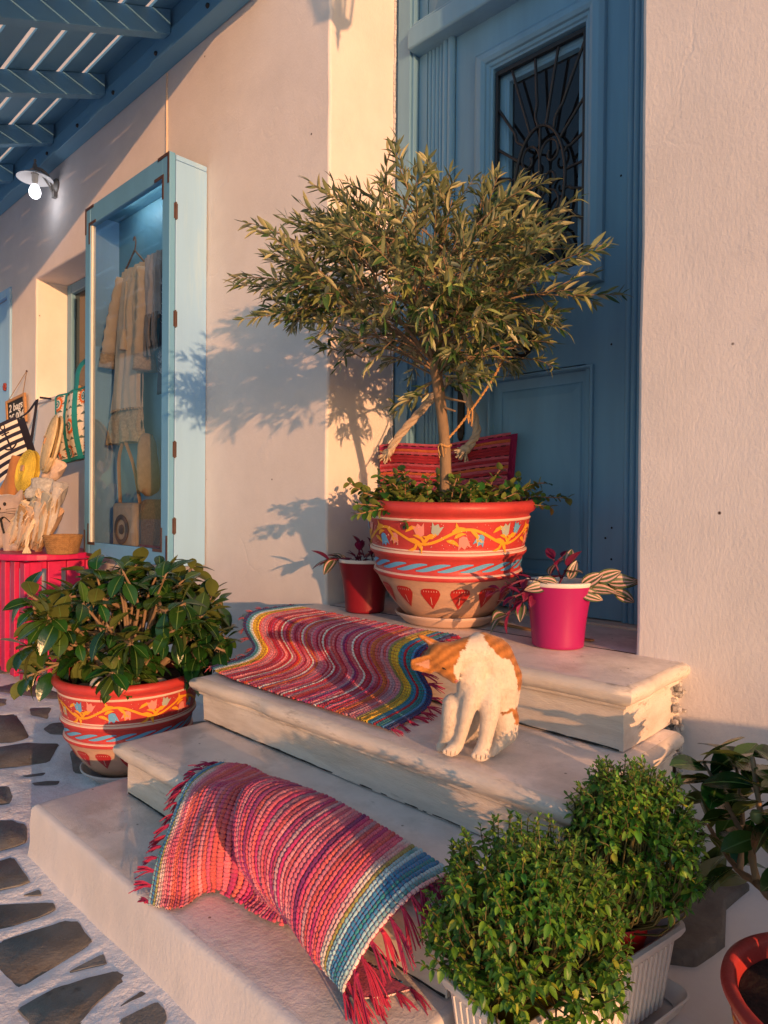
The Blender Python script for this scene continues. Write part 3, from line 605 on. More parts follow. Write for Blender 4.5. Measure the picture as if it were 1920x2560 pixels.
for k in range(15):
    a = math.pi * (k + .5) / 15; mb = MB(); mb.ball((-1.71 - .18 * math.cos(a), -.10 - .05 * math.sin(a), 1.655), .009, 6); mb.build('pompom', CREAM2, dr)
mb = MB(); mb.tube(spline([(-1.62, -.10, 2.60), (-1.605, -.10, 2.64), (-1.62, -.10, 2.68), (-1.635, -.10, 2.66)], 12), .004, 6); mb.tube([(-1.76, -.10, 2.49), (-1.62, -.10, 2.60), (-1.48, -.10, 2.49)], .006, 6); mb.build('hanger', mat('brown_hanger', (.2, .11, .06), .5), dr)
dk = thing('navy_dress', 'dark navy patterned dress hanging at the right of the cabinet', 'dress', (-1.22, -.08, 1.6))
mb = MB(); mb.grid(garment([(2.60, -1.20, .10), (2.4, -1.20, .12), (2.1, -1.21, .12), (1.72, -1.22, .15)], .04, 7, -.075, 3.)); mb.build('dress_body', NAVY, dk, sharp=0)
PALEPR = mat('pale_print', (.5, .5, .56), .9)
for k in range(26):
    z = random.uniform(1.75, 2.5); x = -1.20 + random.uniform(-.09, .06); mb = MB()
    for a in range(4): t = rad(40 + 35 * a); mb.tube([(x, -.121, z), (x + .035 * math.cos(t), -.124, z + .035 * math.sin(t))], [.002, .0008], 4)
    mb.build('printed_sprig', PALEPR, dk)
gd = thing('grey_blouse', 'pale grey sleeveless blouse behind the beige dress in the cabinet', 'blouse', (-1.36, -.06, 1.9))
mb = MB(); mb.grid(garment([(2.52, -1.385, .09), (2.3, -1.385, .085), (2.16, -1.385, .10)], .03, 6, -.10, 4.)); mb.build('blouse_body', mat('grey_blouse_cloth', (.40, .37, .38), .9, .1, 20, .2, 150), gd, sharp=0)
mb = MB()
for k in range(14): x = -1.385 + random.uniform(-.1, .1); z0 = 2.17; mb.tube(spline([(x, -.13, z0), (x + random.uniform(-.01, .01), -.135, z0 - .1), (x + random.uniform(-.02, .02), -.13, z0 - random.uniform(.14, .24))], 8), .008, 5)
mb.build('fringe', mat('grey_fringe', (.22, .20, .20), .9, .2, 40), gd)
bg_ = thing('camera_bag', 'small beige shoulder bag with a round lens print standing in the cabinet', 'bag', (-1.66, -.1, .79))
BAGM = mat('beige_canvas', (.50, .40, .32), .8, .1, 20, .2, 160)
mb = MB(); mb.box((-1.80, -.15, .80), (-1.52, -.06, 1.10)); mb.build('bag_body', BAGM, bg_, bevel=.025, seg=3)
mb = MB(); M = Matrix.Rotation(rad(90), 4, 'X'); mb.lathe([(.085, 0), (.09, .006), (.08, .01), (.06, .008)], 28, M=M, c=(-1.66, -.151, .94)); mb.lathe([(.03, .002), (.028, .008), (.001, .008)], 20, M=M, c=(-1.66, -.151, .94)); mb.build('lens_print', mat('grey_print', (.12, .11, .12), .7), bg_)
mb = MB(); mb.tube(spline([(-1.79, -.10, 1.08), (-1.77, -.12, 1.35), (-1.70, -.13, 1.46)], 14), .011, 6, flat=.3); mb.tube(spline([(-1.53, -.10, 1.08), (-1.57, -.12, 1.3), (-1.66, -.13, 1.46)], 14), .011, 6, flat=.3); mb.build('strap', mat('tan_leather', (.42, .24, .13), .6), bg_)
sb = thing('straw_hand_bag', 'brown woven straw bag at the right end of the cabinet floor', 'bag', (-1.30, -.1, .79))
mb = MB(); mb.box((-1.45, -.15, .80), (-1.14, -.05, 1.12)); mb.build('bag_body', mat('brown_straw', (.26, .15, .08), .85, .35, 60, .9, 90), sb, bevel=.03, seg=3)
mb = MB(); mb.box((-1.455, -.155, .80), (-1.135, -.049, .87)); mb.build('red_band', mat('red_band', (.35, .05, .04), .8), sb, bevel=.02)
tb = thing('hanging_pouch', 'tan leather pouch with a blue stone hanging behind the dress hem', 'pouch', (-1.45, -.09, 1.15))
mb = MB(); mb.tube(spline([(-1.47, -.09, 1.50), (-1.45, -.10, 1.38), (-1.43, -.10, 1.20), (-1.44, -.10, 1.14)], 14), [.03, .045, .055, .06, .06, .065, .07, .07, .07, .068, .062, .05, .035, .02], 14, flat=.5); mb.build('pouch_body', mat('tan_suede', (.40, .25, .14), .9, .15, 30), tb, sharp=0)
mb = MB(); mb.ball((-1.45, -.142, 1.30), (.022, .008, .03), 12); mb.build('blue_stone', mat('blue_stone', (.08, .16, .24), .3), tb)

# ================================================================ TABLE WITH BAGS FOR SALE
PINK = mat('magenta_paint', (.48, .010, .085), .45, .18, 9, .10, 50)
tab = thing('magenta_table', 'magenta painted table with slatted sides holding the bags', 'table', (-2.75, -.32, 0))
outl = []
for (cx, cy, a0) in ((-2.25, -.42, -90), (-2.25, -.34, 0), (-3.25, -.34, 90), (-3.25, -.42, 180)):
    for k in range(9): a = rad(a0 + 90 * k / 8); outl.append((cx + .30 * math.cos(a), cy + .26 * math.sin(a)))
mb = MB(); n = len(outl); mb.poly(outl, .752, .79); mb.f.append(tuple(range(n - 1, -1, -1))); mb.m.append(0); mb.build('table_top', PINK, tab, smooth=False, bevel=.006)
for k, x in enumerate(np.arange(-3.32, -2.12, .17)):
    mb = MB(); mb.box((x, -.56, .03), (x + .075, -.53, .735)); mb.build('slat', PINK, tab, smooth=False, bevel=.003)
for k, y in enumerate(np.arange(-.53, -.16, .115)):
    mb = MB(); mb.box((-2.115, y, .03), (-2.085, y + .08, .735)); mb.build('slat', PINK, tab, smooth=False, bevel=.003)
for z in (.10, .40, .69):
    mb = MB(); mb.box((-3.33, -.527, z), (-2.12, -.50, z + .045)); mb.box((-2.15, -.50, z + .001), (-2.118, -.10, z + .046)); mb.build('rail', PINK, tab, smooth=False, bevel=.003)
for (x, y) in ((-2.20, -.49), (-3.30, -.49), (-2.20, -.13), (-3.30, -.13)):
    mb = MB(); mb.box((x, y, 0), (x + .045, y + .045, .751)); mb.build('leg', PINK, tab, smooth=False, bevel=.003)

# plush cat
PL = mat('grey_plush', (.34, .27, .25), .95, .1, 20, .3, 150, sheen=.4); BLK = mat('black_felt', (.012, .012, .014), .8)
pc = thing('plush_cat', 'grey plush cat doorstop with black bow at the end of the table', 'soft toy', (-2.50, -.50, .79))
def remesh_obj(parts, name, m, parent, vox, smooth=6, fac=.5):
    mb = MB()
    for p in parts:
        if len(p) == 2: mb.ball(p[0], p[1], 16)
        else:
            a, ra_, b, rb_ = p; A, B = np.array(a), np.array(b); k = max(3, int(np.linalg.norm(B - A) / (min(ra_, rb_) * .35)) + 1)
            for t in np.linspace(0, 1, k): mb.ball(A + (B - A) * t, ra_ + (rb_ - ra_) * t, 14)
    me = mb.mesh('tmp'); o = bpy.data.objects.new('tmp', me); COL.objects.link(o)
    r = o.modifiers.new('r', 'REMESH'); r.mode = 'VOXEL'; r.voxel_size = vox; s_ = o.modifiers.new('s', 'SMOOTH'); s_.iterations = smooth; s_.factor = fac
    dg = bpy.context.evaluated_depsgraph_get(); ev = o.evaluated_get(dg); me2 = bpy.data.meshes.new_from_object(ev); bpy.data.objects.remove(o)
    V = np.empty(len(me2.vertices) * 3); me2.vertices.foreach_get('co', V); V = V.reshape(-1, 3); o0 = np.array(ORG[parent.name]) if parent else np.zeros(3)
    me2.vertices.foreach_set('co', (V - o0).ravel()); me2.polygons.foreach_set('use_smooth', [True] * len(me2.polygons)); me2.materials.clear(); me2.materials.append(m); me2.name = name
    ob = bpy.data.objects.new(name, me2); COL.objects.link(ob)
    if parent: ob.parent = parent; ORG[ob.name] = Vector(o0)
    return ob, V
px_, py_ = -3.02, -.40; ORG[pc.name] = Vector((-3.02, -.40, .772)); pc.scale = (.86,) * 3; pc.rotation_euler.z = rad(38)
remesh_obj([((px_, py_, .88), (.10, .09, .11)), ((px_, py_ - .01, .98), (.085, .075, .09)), ((px_, py_ - .03, 1.09), (.125, .095, .10)), ((px_ - .05, py_ - .09, .78), .034, (px_ - .04, py_ - .06, .95), .042), ((px_ + .05, py_ - .09, .78), .034, (px_ + .04, py_ - .06, .95), .042),
            ((px_ + .12, py_ - .02, .83), (.06, .09, .07)), ((px_ - .12, py_ - .02, .83), (.06, .09, .07)), ((px_ + .12, py_ - .09, .80), (.04, .06, .033)), ((px_ - .12, py_ - .09, .80), (.04, .06, .033)),
            ((px_ + .085, py_ - .02, 1.155), .035, (px_ + .105, py_ - .02, 1.215), .014), ((px_ - .085, py_ - .02, 1.155), .035, (px_ - .105, py_ - .02, 1.215), .014)], 'plush_body', PL, pc, .011, 5)
for sx in (-1, 1):
    mb = MB(); mb.ball((px_ + sx * .045, py_ - .124, 1.115), (.012, .008, .014), 10); mb.build('eye', BLK, pc)
mb = MB(); mb.ball((px_, py_ - .130, 1.08), (.020, .012, .014), 12); mb.build('nose', BLK, pc)
mb = MB()
for sx in (-1, 1):
    mb.tube(spline([(px_, py_ - .128, 1.062), (px_ + sx * .02, py_ - .127, 1.050), (px_ + sx * .05, py_ - .118, 1.056)], 8), .0018, 4)
    for k in range(3): mb.tube([(px_ + sx * .05, py_ - .117, 1.075 - k * .012), (px_ + sx * .105, py_ - .085, 1.085 - k * .022)], .0015, 4)
mb.build('whiskers', BLK, pc)
mb = MB()
for sx in (-1, 1): mb.tube(spline([(px_, py_ - .10, 1.0), (px_ + sx * .03, py_ - .11, 1.02), (px_ + sx * .07, py_ - .10, .985)], 8), .010, 6, flat=.3); mb.tube(spline([(px_, py_ - .10, 1.0), (px_ + sx * .02, py_ - .115, .95), (px_ + sx * .035, py_ - .115, .90)], 8), .008, 6, flat=.3)
mb.ball((px_, py_ - .108, 1.0), .012, 8); mb.build('bow', BLK, pc)

# chalkboard hung from a nail
ch = thing('chalkboard', 'small wooden-framed chalkboard with a price, hanging by the shop door', 'sign', (-3.66, -.06, 1.75))
WOOD = mat('honey_wood', (.42, .22, .09), .6, .2, 12, .2, 60, (1, 1, 6))
bx, bz, by = -3.78, 1.84, -.05
M = Matrix.Translation((bx, by, bz)) @ Matrix.Rotation(rad(-9), 4, 'Y') @ Matrix.Rotation(rad(8), 4, 'Z') @ Matrix.Scale(.86, 4)
mb = MB(); mb.box((-.16, -.003, -.115), (.16, .003, .115), M=M); mb.build('slate', mat('slate_black', (.02, .02, .022), .8, .3, 20), ch, smooth=False)
for lo, hi in (((-.185, -.012, -.14), (-.155, .010, .14)), ((.155, -.012, -.14), (.185, .010, .14)), ((-.155, -.0115, .112), (.155, .010, .14)), ((-.155, -.0115, -.14), (.155, .010, -.112))):
    mb = MB(); mb.box(lo, hi, M=M); mb.build('frame_bar', WOOD, ch, smooth=False, bevel=.003)
def text_mesh(txt, size, M, name, m, parent):
    c = bpy.data.curves.new('t', 'FONT'); c.body = txt; c.size = size; c.align_x = 'CENTER'; c.align_y = 'CENTER'; c.extrude = .0008; c.resolution_u = 3; c.shear = .15; c.offset = .0012
    o = bpy.data.objects.new('t', c); COL.objects.link(o); dg = bpy.context.evaluated_depsgraph_get(); me = bpy.data.meshes.new_from_object(o.evaluated_get(dg)); bpy.data.objects.remove(o)
    o0 = ORG[parent.name]
    for v in me.vertices: v.co = (M @ v.co) - o0
    me.materials.clear(); me.materials.append(m); ob = bpy.data.objects.new(name, me); COL.objects.link(ob); ob.parent = parent; me.name = name; return ob
CHALK = mat('white_chalk', (.75, .74, .72), .9)
T = M @ Matrix.Rotation(rad(90), 4, 'X')
text_mesh('2 bags', .105, M @ Matrix.Translation((0, -.0045, .045)) @ Matrix.Rotation(rad(90), 4, 'X'), 'chalk_writing', CHALK, ch)
text_mesh('35,00\u20ac', .105, M @ Matrix.Translation((.01, -.0045, -.055)) @ Matrix.Rotation(rad(90), 4, 'X'), 'chalk_writing', CHALK, ch)
mb = MB(); nail = (bx + .12, -.012, 2.16)
for s_ in (-.14, .14): q = M @ Vector((s_, 0, .14)); mb.tube([q[:], nail], .003, 5)
mb.build('string', mat('tan_string', (.3, .2, .12), .9), ch); mb = MB(); mb.ball(nail, .008, 8); mb.build('nail', RUST, ch)

# round straw bags
def disc_bag(name, label, c, r, col, rot, squash=.06):
    t = thing(name, label, 'bag', c); M = Matrix.Translation(c) @ rot; m = mat(name + '_straw', col, .85, .18, 40, .5, 140)
    n = 11
    for s_ in (-1, 1):
        mb = MB(); pts = []
        for i in range(n * 24): a = i / 24 * 2 * math.pi; rr = r * (i / (n * 24)) ** .95 + .004; pts.append((M @ Vector((rr * math.cos(a), s_ * (squash * math.sqrt(max(0, 1 - (rr / r) ** 2)) * .5 + .006), rr * math.sin(a) * 1.06)))[:])
        mb.tube(pts, r / n * .56, 5, caps=True); mb.build('coiled_side', m, t)
    mb = MB(); mb.box((-.02, -squash * .5 - .022, -.02), (.02, -squash * .5 - .012, .02), M=M @ Matrix.Translation((r * .15, 0, r * .1))); mb.build('leather_tag', mat('tan_leather', (.3, .16, .08), .6), t, smooth=False, bevel=.002)
    return t
disc_bag('cream_round_bag', 'cream coiled straw round bag leaning among the pile', (-2.24, -.34, 1.47), .175, (.62, .47, .27), Matrix.Rotation(rad(-12), 4, 'Z') @ Matrix.Rotation(rad(-12), 4, 'X') @ Matrix.Rotation(rad(20), 4, 'Y'))
disc_bag('yellow_round_bag', 'bright yellow coiled straw round bag left of the cream one', (-2.60, -.36, 1.30), .14, (.62, .45, .06), Matrix.Rotation(rad(5), 4, 'Z') @ Matrix.Rotation(rad(-10), 4, 'X'))

# turquoise tote with printed flowers
tt = thing('turquoise_tote', 'white tote printed with orange and teal flowers, teal trim and strap', 'bag', (-2.13, -.25, 1.35))
TEAL = mat('teal_canvas', (.01, .20, .21), .7, .1, 20, .2, 150); WHC = mat('white_canvas', (.68, .62, .54), .85, .06, 20, .2, 150)
M = Matrix.Translation((-2.27, -.17, 1.60)) @ Matrix.Rotation(rad(8), 4, 'Z') @ Matrix.Rotation(rad(-6), 4, 'Y')
def quad_grid(w0, w1, h, y, n=12, bulge=.03):
    return np.array([[(M @ Vector((u * (w0 + (w1 - w0) * v) * .5, y - bulge * (1 - u * u) * math.sin(math.pi * v) - .01 * math.sin(u * 7), (v - .5) * h)))[:] for u in np.linspace(-1, 1, n)] for v in np.linspace(0, 1, n)])
mb = MB(); mb.grid(quad_grid(.46, .38, .44, -.03)); mb.grid(quad_grid(.46, .38, .44, .04, bulge=-.02)[:, ::-1]); mb.build('tote_body', WHC, tt, sharp=0)
mb = MB(); E0 = quad_grid(.46, .38, .44, -.03); mb.tube(E0[:, 0], .010, 6); mb.tube(E0[:, -1], .010, 6); mb.tube(E0[0], .014, 6); mb.tube(E0[-1], .007, 6); mb.build('teal_trim', TEAL, tt)
def onbag(u, v, off): return M @ Vector((u * (.46 - .08 * v) * .5, -.03 - .03 * (1 - u * u) * math.sin(math.pi * v) - .01 * math.sin(u * 7) - off, (v - .5) * .44))
ORA = mat('orange_print', (.62, .13, .02), .8); GRN = mat('grey_green_print', (.10, .14, .13), .8); TEA = mat('teal_print', (.05, .25, .28), .8); NVY = mat('dark_teal_print', (.02, .06, .10), .8)
def disc_on(u, v, r, off, m, n=20, star=0., name='printed_flower'):
    c = onbag(u, v, off); ring = [onbag(u + (r * (1 + star * (-1) ** i)) * math.cos(2 * math.pi * i / n) / .21, v + r * (1 + star * (-1) ** i) * math.sin(2 * math.pi * i / n) / .44, off) for i in range(n)]
    mb = MB(); mb.add([c[:]] + [q[:] for q in ring], [(0, 1 + i, 1 + (i + 1) % n) for i in range(n)]); mb.build(name, m, tt, smooth=False)
for (u, v) in ((-.66, .86), (-.62, .45), (.12, .47), (-.8, .06), (.75, .88), (-.15, .10), (.8, .12)):
    disc_on(u, v, .050, .003, ORA, 36, .14); disc_on(u, v, .033, .0045, WHC, 20, 0); disc_on(u, v, .026, .006, TEA, 20); disc_on(u, v, .015, .0075, WHC, 14); disc_on(u, v, .009, .009, NVY, 12)
for i in range(6):
    for j in range(9):
        u, v = -.9 + i * .36 + (j % 2) * .18, .04 + j * .115
        if abs(u) > .93: continue
        mb = MB(); s_ = .028; mb.add([onbag(u - s_ / .2, v, .0022)[:], onbag(u + s_ / .2, v, .0022)[:], onbag(u, v + s_ * 1.6, .0022)[:]], [(0, 1, 2)]); mb.build('printed_triangle', GRN, tt, smooth=False)
for u0 in (-.22, .42):
    P = np.array([[onbag(u0 - .09 + .18 * s_, v, .011)[:] for s_ in (0, .5, 1)] for v in np.linspace(0, 1, 10)]); mb = MB(); mb.grid(P); mb.build('teal_strap_band', TEAL, tt)
top = onbag(.42, 1, .01); mb = MB(); mb.tube(spline([top[:], (top[0] + .03, top[1] + .02, 1.98), (top[0] + .10, -.06, 2.10)], 14), .035, 8, flat=.15, ref=(0, 1, 0)); mb.build('shoulder_strap', TEAL, tt)

# striped bag with an anchor
st = thing('striped_bag', 'navy and white striped beach bag with an anchor, below the chalkboard', 'bag', (-2.98, -.35, 1.27))
NV = mat('navy_canvas', (.012, .012, .03), .8); M = Matrix.Translation((-2.98, -.35, 1.45)) @ Matrix.Rotation(rad(35), 4, 'Z') @ Matrix.Rotation(rad(-28), 4, 'Y')
def bagpt(u, v, off=0): return M @ Vector((u * .19 * (.75 + .25 * v), -.05 - .035 * (1 - u * u) - off, (v - .5) * .36))
for i in range(14):
    v0, v1 = i / 14, (i + 1) / 14; mb = MB(); mb.grid(np.array([[bagpt(u, v)[:] for u in np.linspace(-1, 1, 9)] for v in (v0, v1)])); mb.build('stripe', NV if i % 2 else WHC, st)
mb = MB(); mb.grid(np.array([[(M @ Vector((u * .19 * (.75 + .25 * v), .04, (v - .5) * .36)))[:] for u in np.linspace(1, -1, 9)] for v in np.linspace(0, 1, 5)])); mb.build('back_side', NV, st)
mb = MB(); mb.tube([bagpt(.45, .45, .004)[:], bagpt(.45, .85, .004)[:]], .006, 5); mb.tube([bagpt(.3, .76, .004)[:], bagpt(.6, .76, .004)[:]], .005, 5); mb.tube([bagpt(.45 + .3 * math.sin(a), .58 - .14 * math.cos(a), .004)[:] for a in np.linspace(-1.4, 1.4, 14)], .006, 5); mb.tube([bagpt(.45 + .08 * math.sin(a), .90 - .05 * math.cos(a), .004)[:] for a in np.linspace(0, 6.28, 12)], .004, 5); mb.build('anchor', NV, st)
mb = MB(); mb.tube(spline([bagpt(-.2, 1)[:], (-3.02, -.25, 1.72), (-3.12, -.12, 1.86)], 12), .018, 6, flat=.3); mb.tube([(-3.12, -.10, 1.88), (-3.12, -.02, 1.88)], .008, 6); mb.tube(spline([(-3.12, -.12, 1.86), (-3.10, -.16, 1.6), (-3.12, -.2, 1.3)], 12), .010, 6); mb.build('strap', NV, st)

# leather bags, clutches and rolled canvas heaped on the table
CAR = mat('caramel_leather', (.36, .15, .045), .5, .2, 10, .15, 60); BRN = mat('brown_leather', (.14, .05, .025), .5, .2, 10, .15, 60)
def slab_bag(name, label, c, size, rot, m, strap=None, wav=.012):
    t = thing(name, label, 'bag', c); M = Matrix.Translation(c) @ rot; sx, sy, sz = size; n = 12; P = []
    for i in range(n + 1):
        v = i / n; row = []
        for j in range(20):
            a = 2 * math.pi * j / 20; ca, sa = math.cos(a), math.sin(a); q = 1 - .25 * abs(2 * v - 1) ** 4
            row.append((M @ Vector((sx * .5 * np.sign(ca) * abs(ca) ** .6, sy * .5 * np.sign(sa) * abs(sa) ** .8 * q + wav * math.sin(v * 7 + ca * 4), (v - .5) * sz + wav * math.sin(ca * 3 + v)))) [:])
        row.append(row[0]); P.append(row)
    mb = MB(); P = np.array(P); mb.grid(P); k = P.shape[1]; mb.f.append(tuple(n * k + j for j in range(20))); mb.m.append(0); mb.f.append(tuple(19 - j for j in range(20))); mb.m.append(0); mb.build('bag_body', m, t, sharp=70)
    if strap:
        mb = MB(); A = M @ Vector((-sx * .35, -sy * .4, sz * .45)); B = M @ Vector((sx * .35, -sy * .4, sz * .45)); C = (A + B) / 2 + Vector((0, -.05, strap)); rope_mb(mb, [A[:], ((A + C) / 2 + Vector((-.03, -.02, 0)))[:], C[:], ((B + C) / 2 + Vector((.03, -.02, 0)))[:], B[:]], .009, 24); mb.build('rope_handle', mat('cream_rope', (.60, .48, .34), .9, .15, 40), t)
    return t
RX = lambda x, y, z: Matrix.Rotation(rad(z), 4, 'Z') @ Matrix.Rotation(rad(y), 4, 'Y') @ Matrix.Rotation(rad(x), 4, 'X')
slab_bag('tall_leather_bag', 'tall caramel leather bag leaning behind the plush cat', (-2.86, -.38, 1.19), (.15, .06, .46), RX(0, 24, 25), CAR)
slab_bag('folded_leather_bag', 'folded caramel leather bag low beside the plush cat', (-2.70, -.36, 1.05), (.13, .07, .40), RX(8, 22, 20), CAR)
slab_bag('dark_leather_bag', 'dark brown leather satchel under the yellow round bag', (-2.44, -.34, 1.12), (.12, .07, .24), RX(0, 8, 20), BRN)
slab_bag('woven_clutch', 'white and grey zigzag woven clutch under the cream round bag', (-2.24, -.40, 1.18), (.22, .05, .13), RX(-20, 5, 20), mat('zigzag_weave', (.50, .47, .42), .9, .35, 45, .8, 110))
for i, (c, s_, r_, col, nm, lb) in enumerate((
    ((-2.36, -.50, .96), (.10, .05, .46), RX(10, 58, 12), (.62, .50, .36), 'cream_canvas_bag', 'cream canvas bag at the left of the slanting stack'),
    ((-2.28, -.47, .975), (.10, .04, .50), RX(10, 57, 12), (.36, .34, .27), 'sage_canvas_bag', 'sage green canvas bag second in the slanting stack'),
    ((-2.20, -.46, .985), (.10, .04, .52), RX(10, 55, 12), (.42, .22, .08), 'tan_leather_clutch', 'tan leather clutch in the middle of the slanting stack'),
    ((-2.15, -.45, .955), (.10, .04, .50), RX(10, 57, 12), (.66, .55, .42), 'ivory_canvas_bag', 'ivory canvas bag right of the tan clutch in the stack'),
    ((-2.09, -.43, .93), (.10, .05, .44), RX(10, 55, 12), (.55, .36, .24), 'peach_fringed_bag', 'peach fringed bag near the right of the slanting stack'),
    ((-2.10, -.38, 1.10), (.10, .05, .28), RX(5, 40, 15), (.45, .42, .40), 'grey_woven_bag', 'grey woven bag leaning against the cabinet side'),
    ((-2.20, -.34, 1.29), (.10, .04, .20), RX(5, 60, 10), (.60, .45, .36), 'blush_canvas_bag', 'small blush canvas bag just under the printed tote'))):
    slab_bag(nm, lb, c, s_, r_, mat(nm + '_cloth', col, .85, .18, 14, .5, 90), strap=.10 if i == 3 else None, wav=.016)
for k in range(13):                                        # flat folded bags fanned out on the table
    x_ = -2.30 + .032 * k; slab_bag('folded_canvas_bag', '%s folded canvas bag, %s from the left in the fan on the table' % (('cream', 'tan leather', 'pale grey', 'peach', 'sage')[k % 5], ('first', 'second', 'third', 'fourth', 'fifth', 'sixth', 'seventh', 'eighth', 'ninth', 'tenth', 'eleventh', 'twelfth', 'last')[k]), (x_, -.535 + .006 * k, .93 + .012 * math.sin(k * 1.7) + .006 * k), (.09, .018, .40 + .05 * math.sin(k * 2.3)), RX(12 + 4 * math.sin(k), 60 - 1.5 * k, 10), mat('folded_canvas_%d' % (k % 5), ((.66, .54, .40), (.46, .28, .13), (.58, .50, .42), (.62, .44, .30), (.40, .38, .32))[k % 5], .85, .2, 18, .5, 90), wav=.012)['group'] = 'folded bags on the table'
mb = MB(); rope_mb(mb, [(-2.02, -.46, 1.10), (-2.03, -.51, 1.0), (-2.04, -.545, .90), (-2.045, -.55, .84)], .012, 20)
for k in range(30): a = random.uniform(0, 6.3); r_ = random.uniform(.006, .026); mb.tube([(-2.045, -.55, .845), (-2.045 + r_ * math.cos(a), -.55 + r_ * math.sin(a), .795)], [.004, .005], 5)
tag(mb.build('rope_tassel', mat('cream_rope', (.60, .48, .34), .9)), 'thick cream rope tassel hanging over the front of the bag pile', 'rope')
bk = thing('wicker_basket', 'brown wicker basket with dark stripes at the cabinet end of table', 'basket', (-1.95, -.38, .79))
mb = MB()
for i in range(9): mb.tube([(-1.95 + (.07 + .003 * i) * math.cos(a), -.38 + (.08 + .003 * i) * math.sin(a), .80 + .012 * i) for a in np.linspace(0, 2 * math.pi, 33)], .0105, 6, caps=False)
mb.build('coiled_wicker', mat('brown_wicker', (.30, .16, .06), .85, .3, 40, .6, 100), bk)
rk = thing('peg_rack', 'rough wooden pegs fixed on the wall above the bags', 'pegs', (-2.8, -.02, 1.6))
for (x, z, tilt) in ((-3.02, 1.55, 10), (-2.86, 1.50, -8), (-2.72, 1.66, 5), (-2.60, 1.78, 12), (-2.50, 1.60, -4), (-2.44, 1.86, 3)):
    mb = MB(); mb.tube([(x, -.003, z), (x + .02, -.11, z + .02 + tilt * .001)], [.014, .012], 8); mb.tube(spline([(x + .005, -.03, z - .10), (x, -.035, z + .02), (x + .02, -.03, z + .14)], 8), [.014, .02, .022, .02, .018, .016, .014, .012], 7, flat=.6); mb.build('peg', WOOD, rk)

# ================================================================ PLANT HELPERS
def leaf_mesh(name, L, W, m, fold=.25, curl=.25, prof=None, ns=6, cup=0., rib=False):
    prof = prof or (lambda t: math.sin(math.pi * min(1, t ** .8)) ** .9)
    mb = MB(); P = []
    for i in range(ns + 1):
        t = i / ns; w = max(.0004, W * .5 * prof(t)); x = L * t; z = -curl * L * t * t
        row = []
        for u in ((-1, -.55, -.065, .065, .55, 1) if rib else (-1, -.5, 0, .5, 1)): row.append((x, w * u, z + fold * w * abs(u) ** 1.2 + (.03 * w * math.sin(t * 40) * abs(u) if rib else 0)))
        P.append(row)
    mb.grid(np.array(P))
    mb.f = [q[::-1] for q in mb.f]
    if rib: mb.m = [1 if k % 5 == 2 else 0 for k in range(len(mb.f))]
    me = mb.mesh(name, mats=[m, RIBM] if rib else [m]); return me
def basis(d, up=(0, 0, 1), roll=0.):
    d = Vector(d).normalized(); u = Vector(up); y = u.cross(d)
    if y.length < 1e-4: y = d.orthogonal()
    y.normalize(); z = d.cross(y); M = Matrix((d, y, z)).transposed().to_4x4()
    return M @ Matrix.Rotation(roll, 4, 'X')
def leaf_M(p, d, s_=1., roll=0., up=(0, 0, 1)): return Matrix.Translation(p) @ basis(d, up, roll) @ Matrix.Scale(s_, 4)
def place_leaves(root, meshes, Ms, name='leaf', limit=300, stuff='foliage'):
    o0 = ORG[root.name]; order = sorted(range(len(Ms)), key=lambda i: (Ms[i].translation - CAM).length - .25 * Ms[i].translation.z)
    T0 = Matrix.Translation(-o0)
    for i in order[:limit]:
        o = bpy.data.objects.new(name, meshes[i % len(meshes)]); COL.objects.link(o); o.parent = root; o.matrix_local = T0 @ Ms[i]
    rest = order[limit:]
    if rest:
        VV = []; FF = []; n = 0; mi = []; mats = []
        for me in meshes:
            if me.materials[0] not in mats: mats.append(me.materials[0])
        cache = []
        for me in meshes:
            V = np.empty(len(me.vertices) * 3); me.vertices.foreach_get('co', V); cache.append((V.reshape(-1, 3), [tuple(p.vertices) for p in me.polygons], mats.index(me.materials[0])))
        for i in rest:
            V, F, k = cache[i % len(meshes)]; A = np.array(T0 @ Ms[i]); VV.append(V @ A[:3, :3].T + A[:3, 3]); FF += [tuple(v + n for v in f) for f in F]; mi += [k] * len(F); n += len(V)
        me = bpy.data.meshes.new(stuff); me.from_pydata(np.concatenate(VV).tolist(), [], FF)
        for m in mats: me.materials.append(m)
        me.polygons.foreach_set('material_index', mi); me.polygons.foreach_set('use_smooth', [True] * len(FF))
        o = bpy.data.objects.new(stuff, me); COL.objects.link(o); o.parent = root; o['kind'] = 'stuff'
def rv(s_=1.): return Vector((random.gauss(0, s_), random.gauss(0, s_), random.gauss(0, s_)))
RIBM = mat('leaf_midrib', (.10, .17, .04), .4)
SOIL = mat('potting_soil', (.035, .022, .016), .95, .4, 40, .9, 60)
BARK = mat('olive_bark', (.26, .17, .10), .85, .25, 14, .5, 50, (1, 1, .3)); TWIG = mat('brown_twig', (.30, .16, .085), .8, .2, 20, .3, 80)

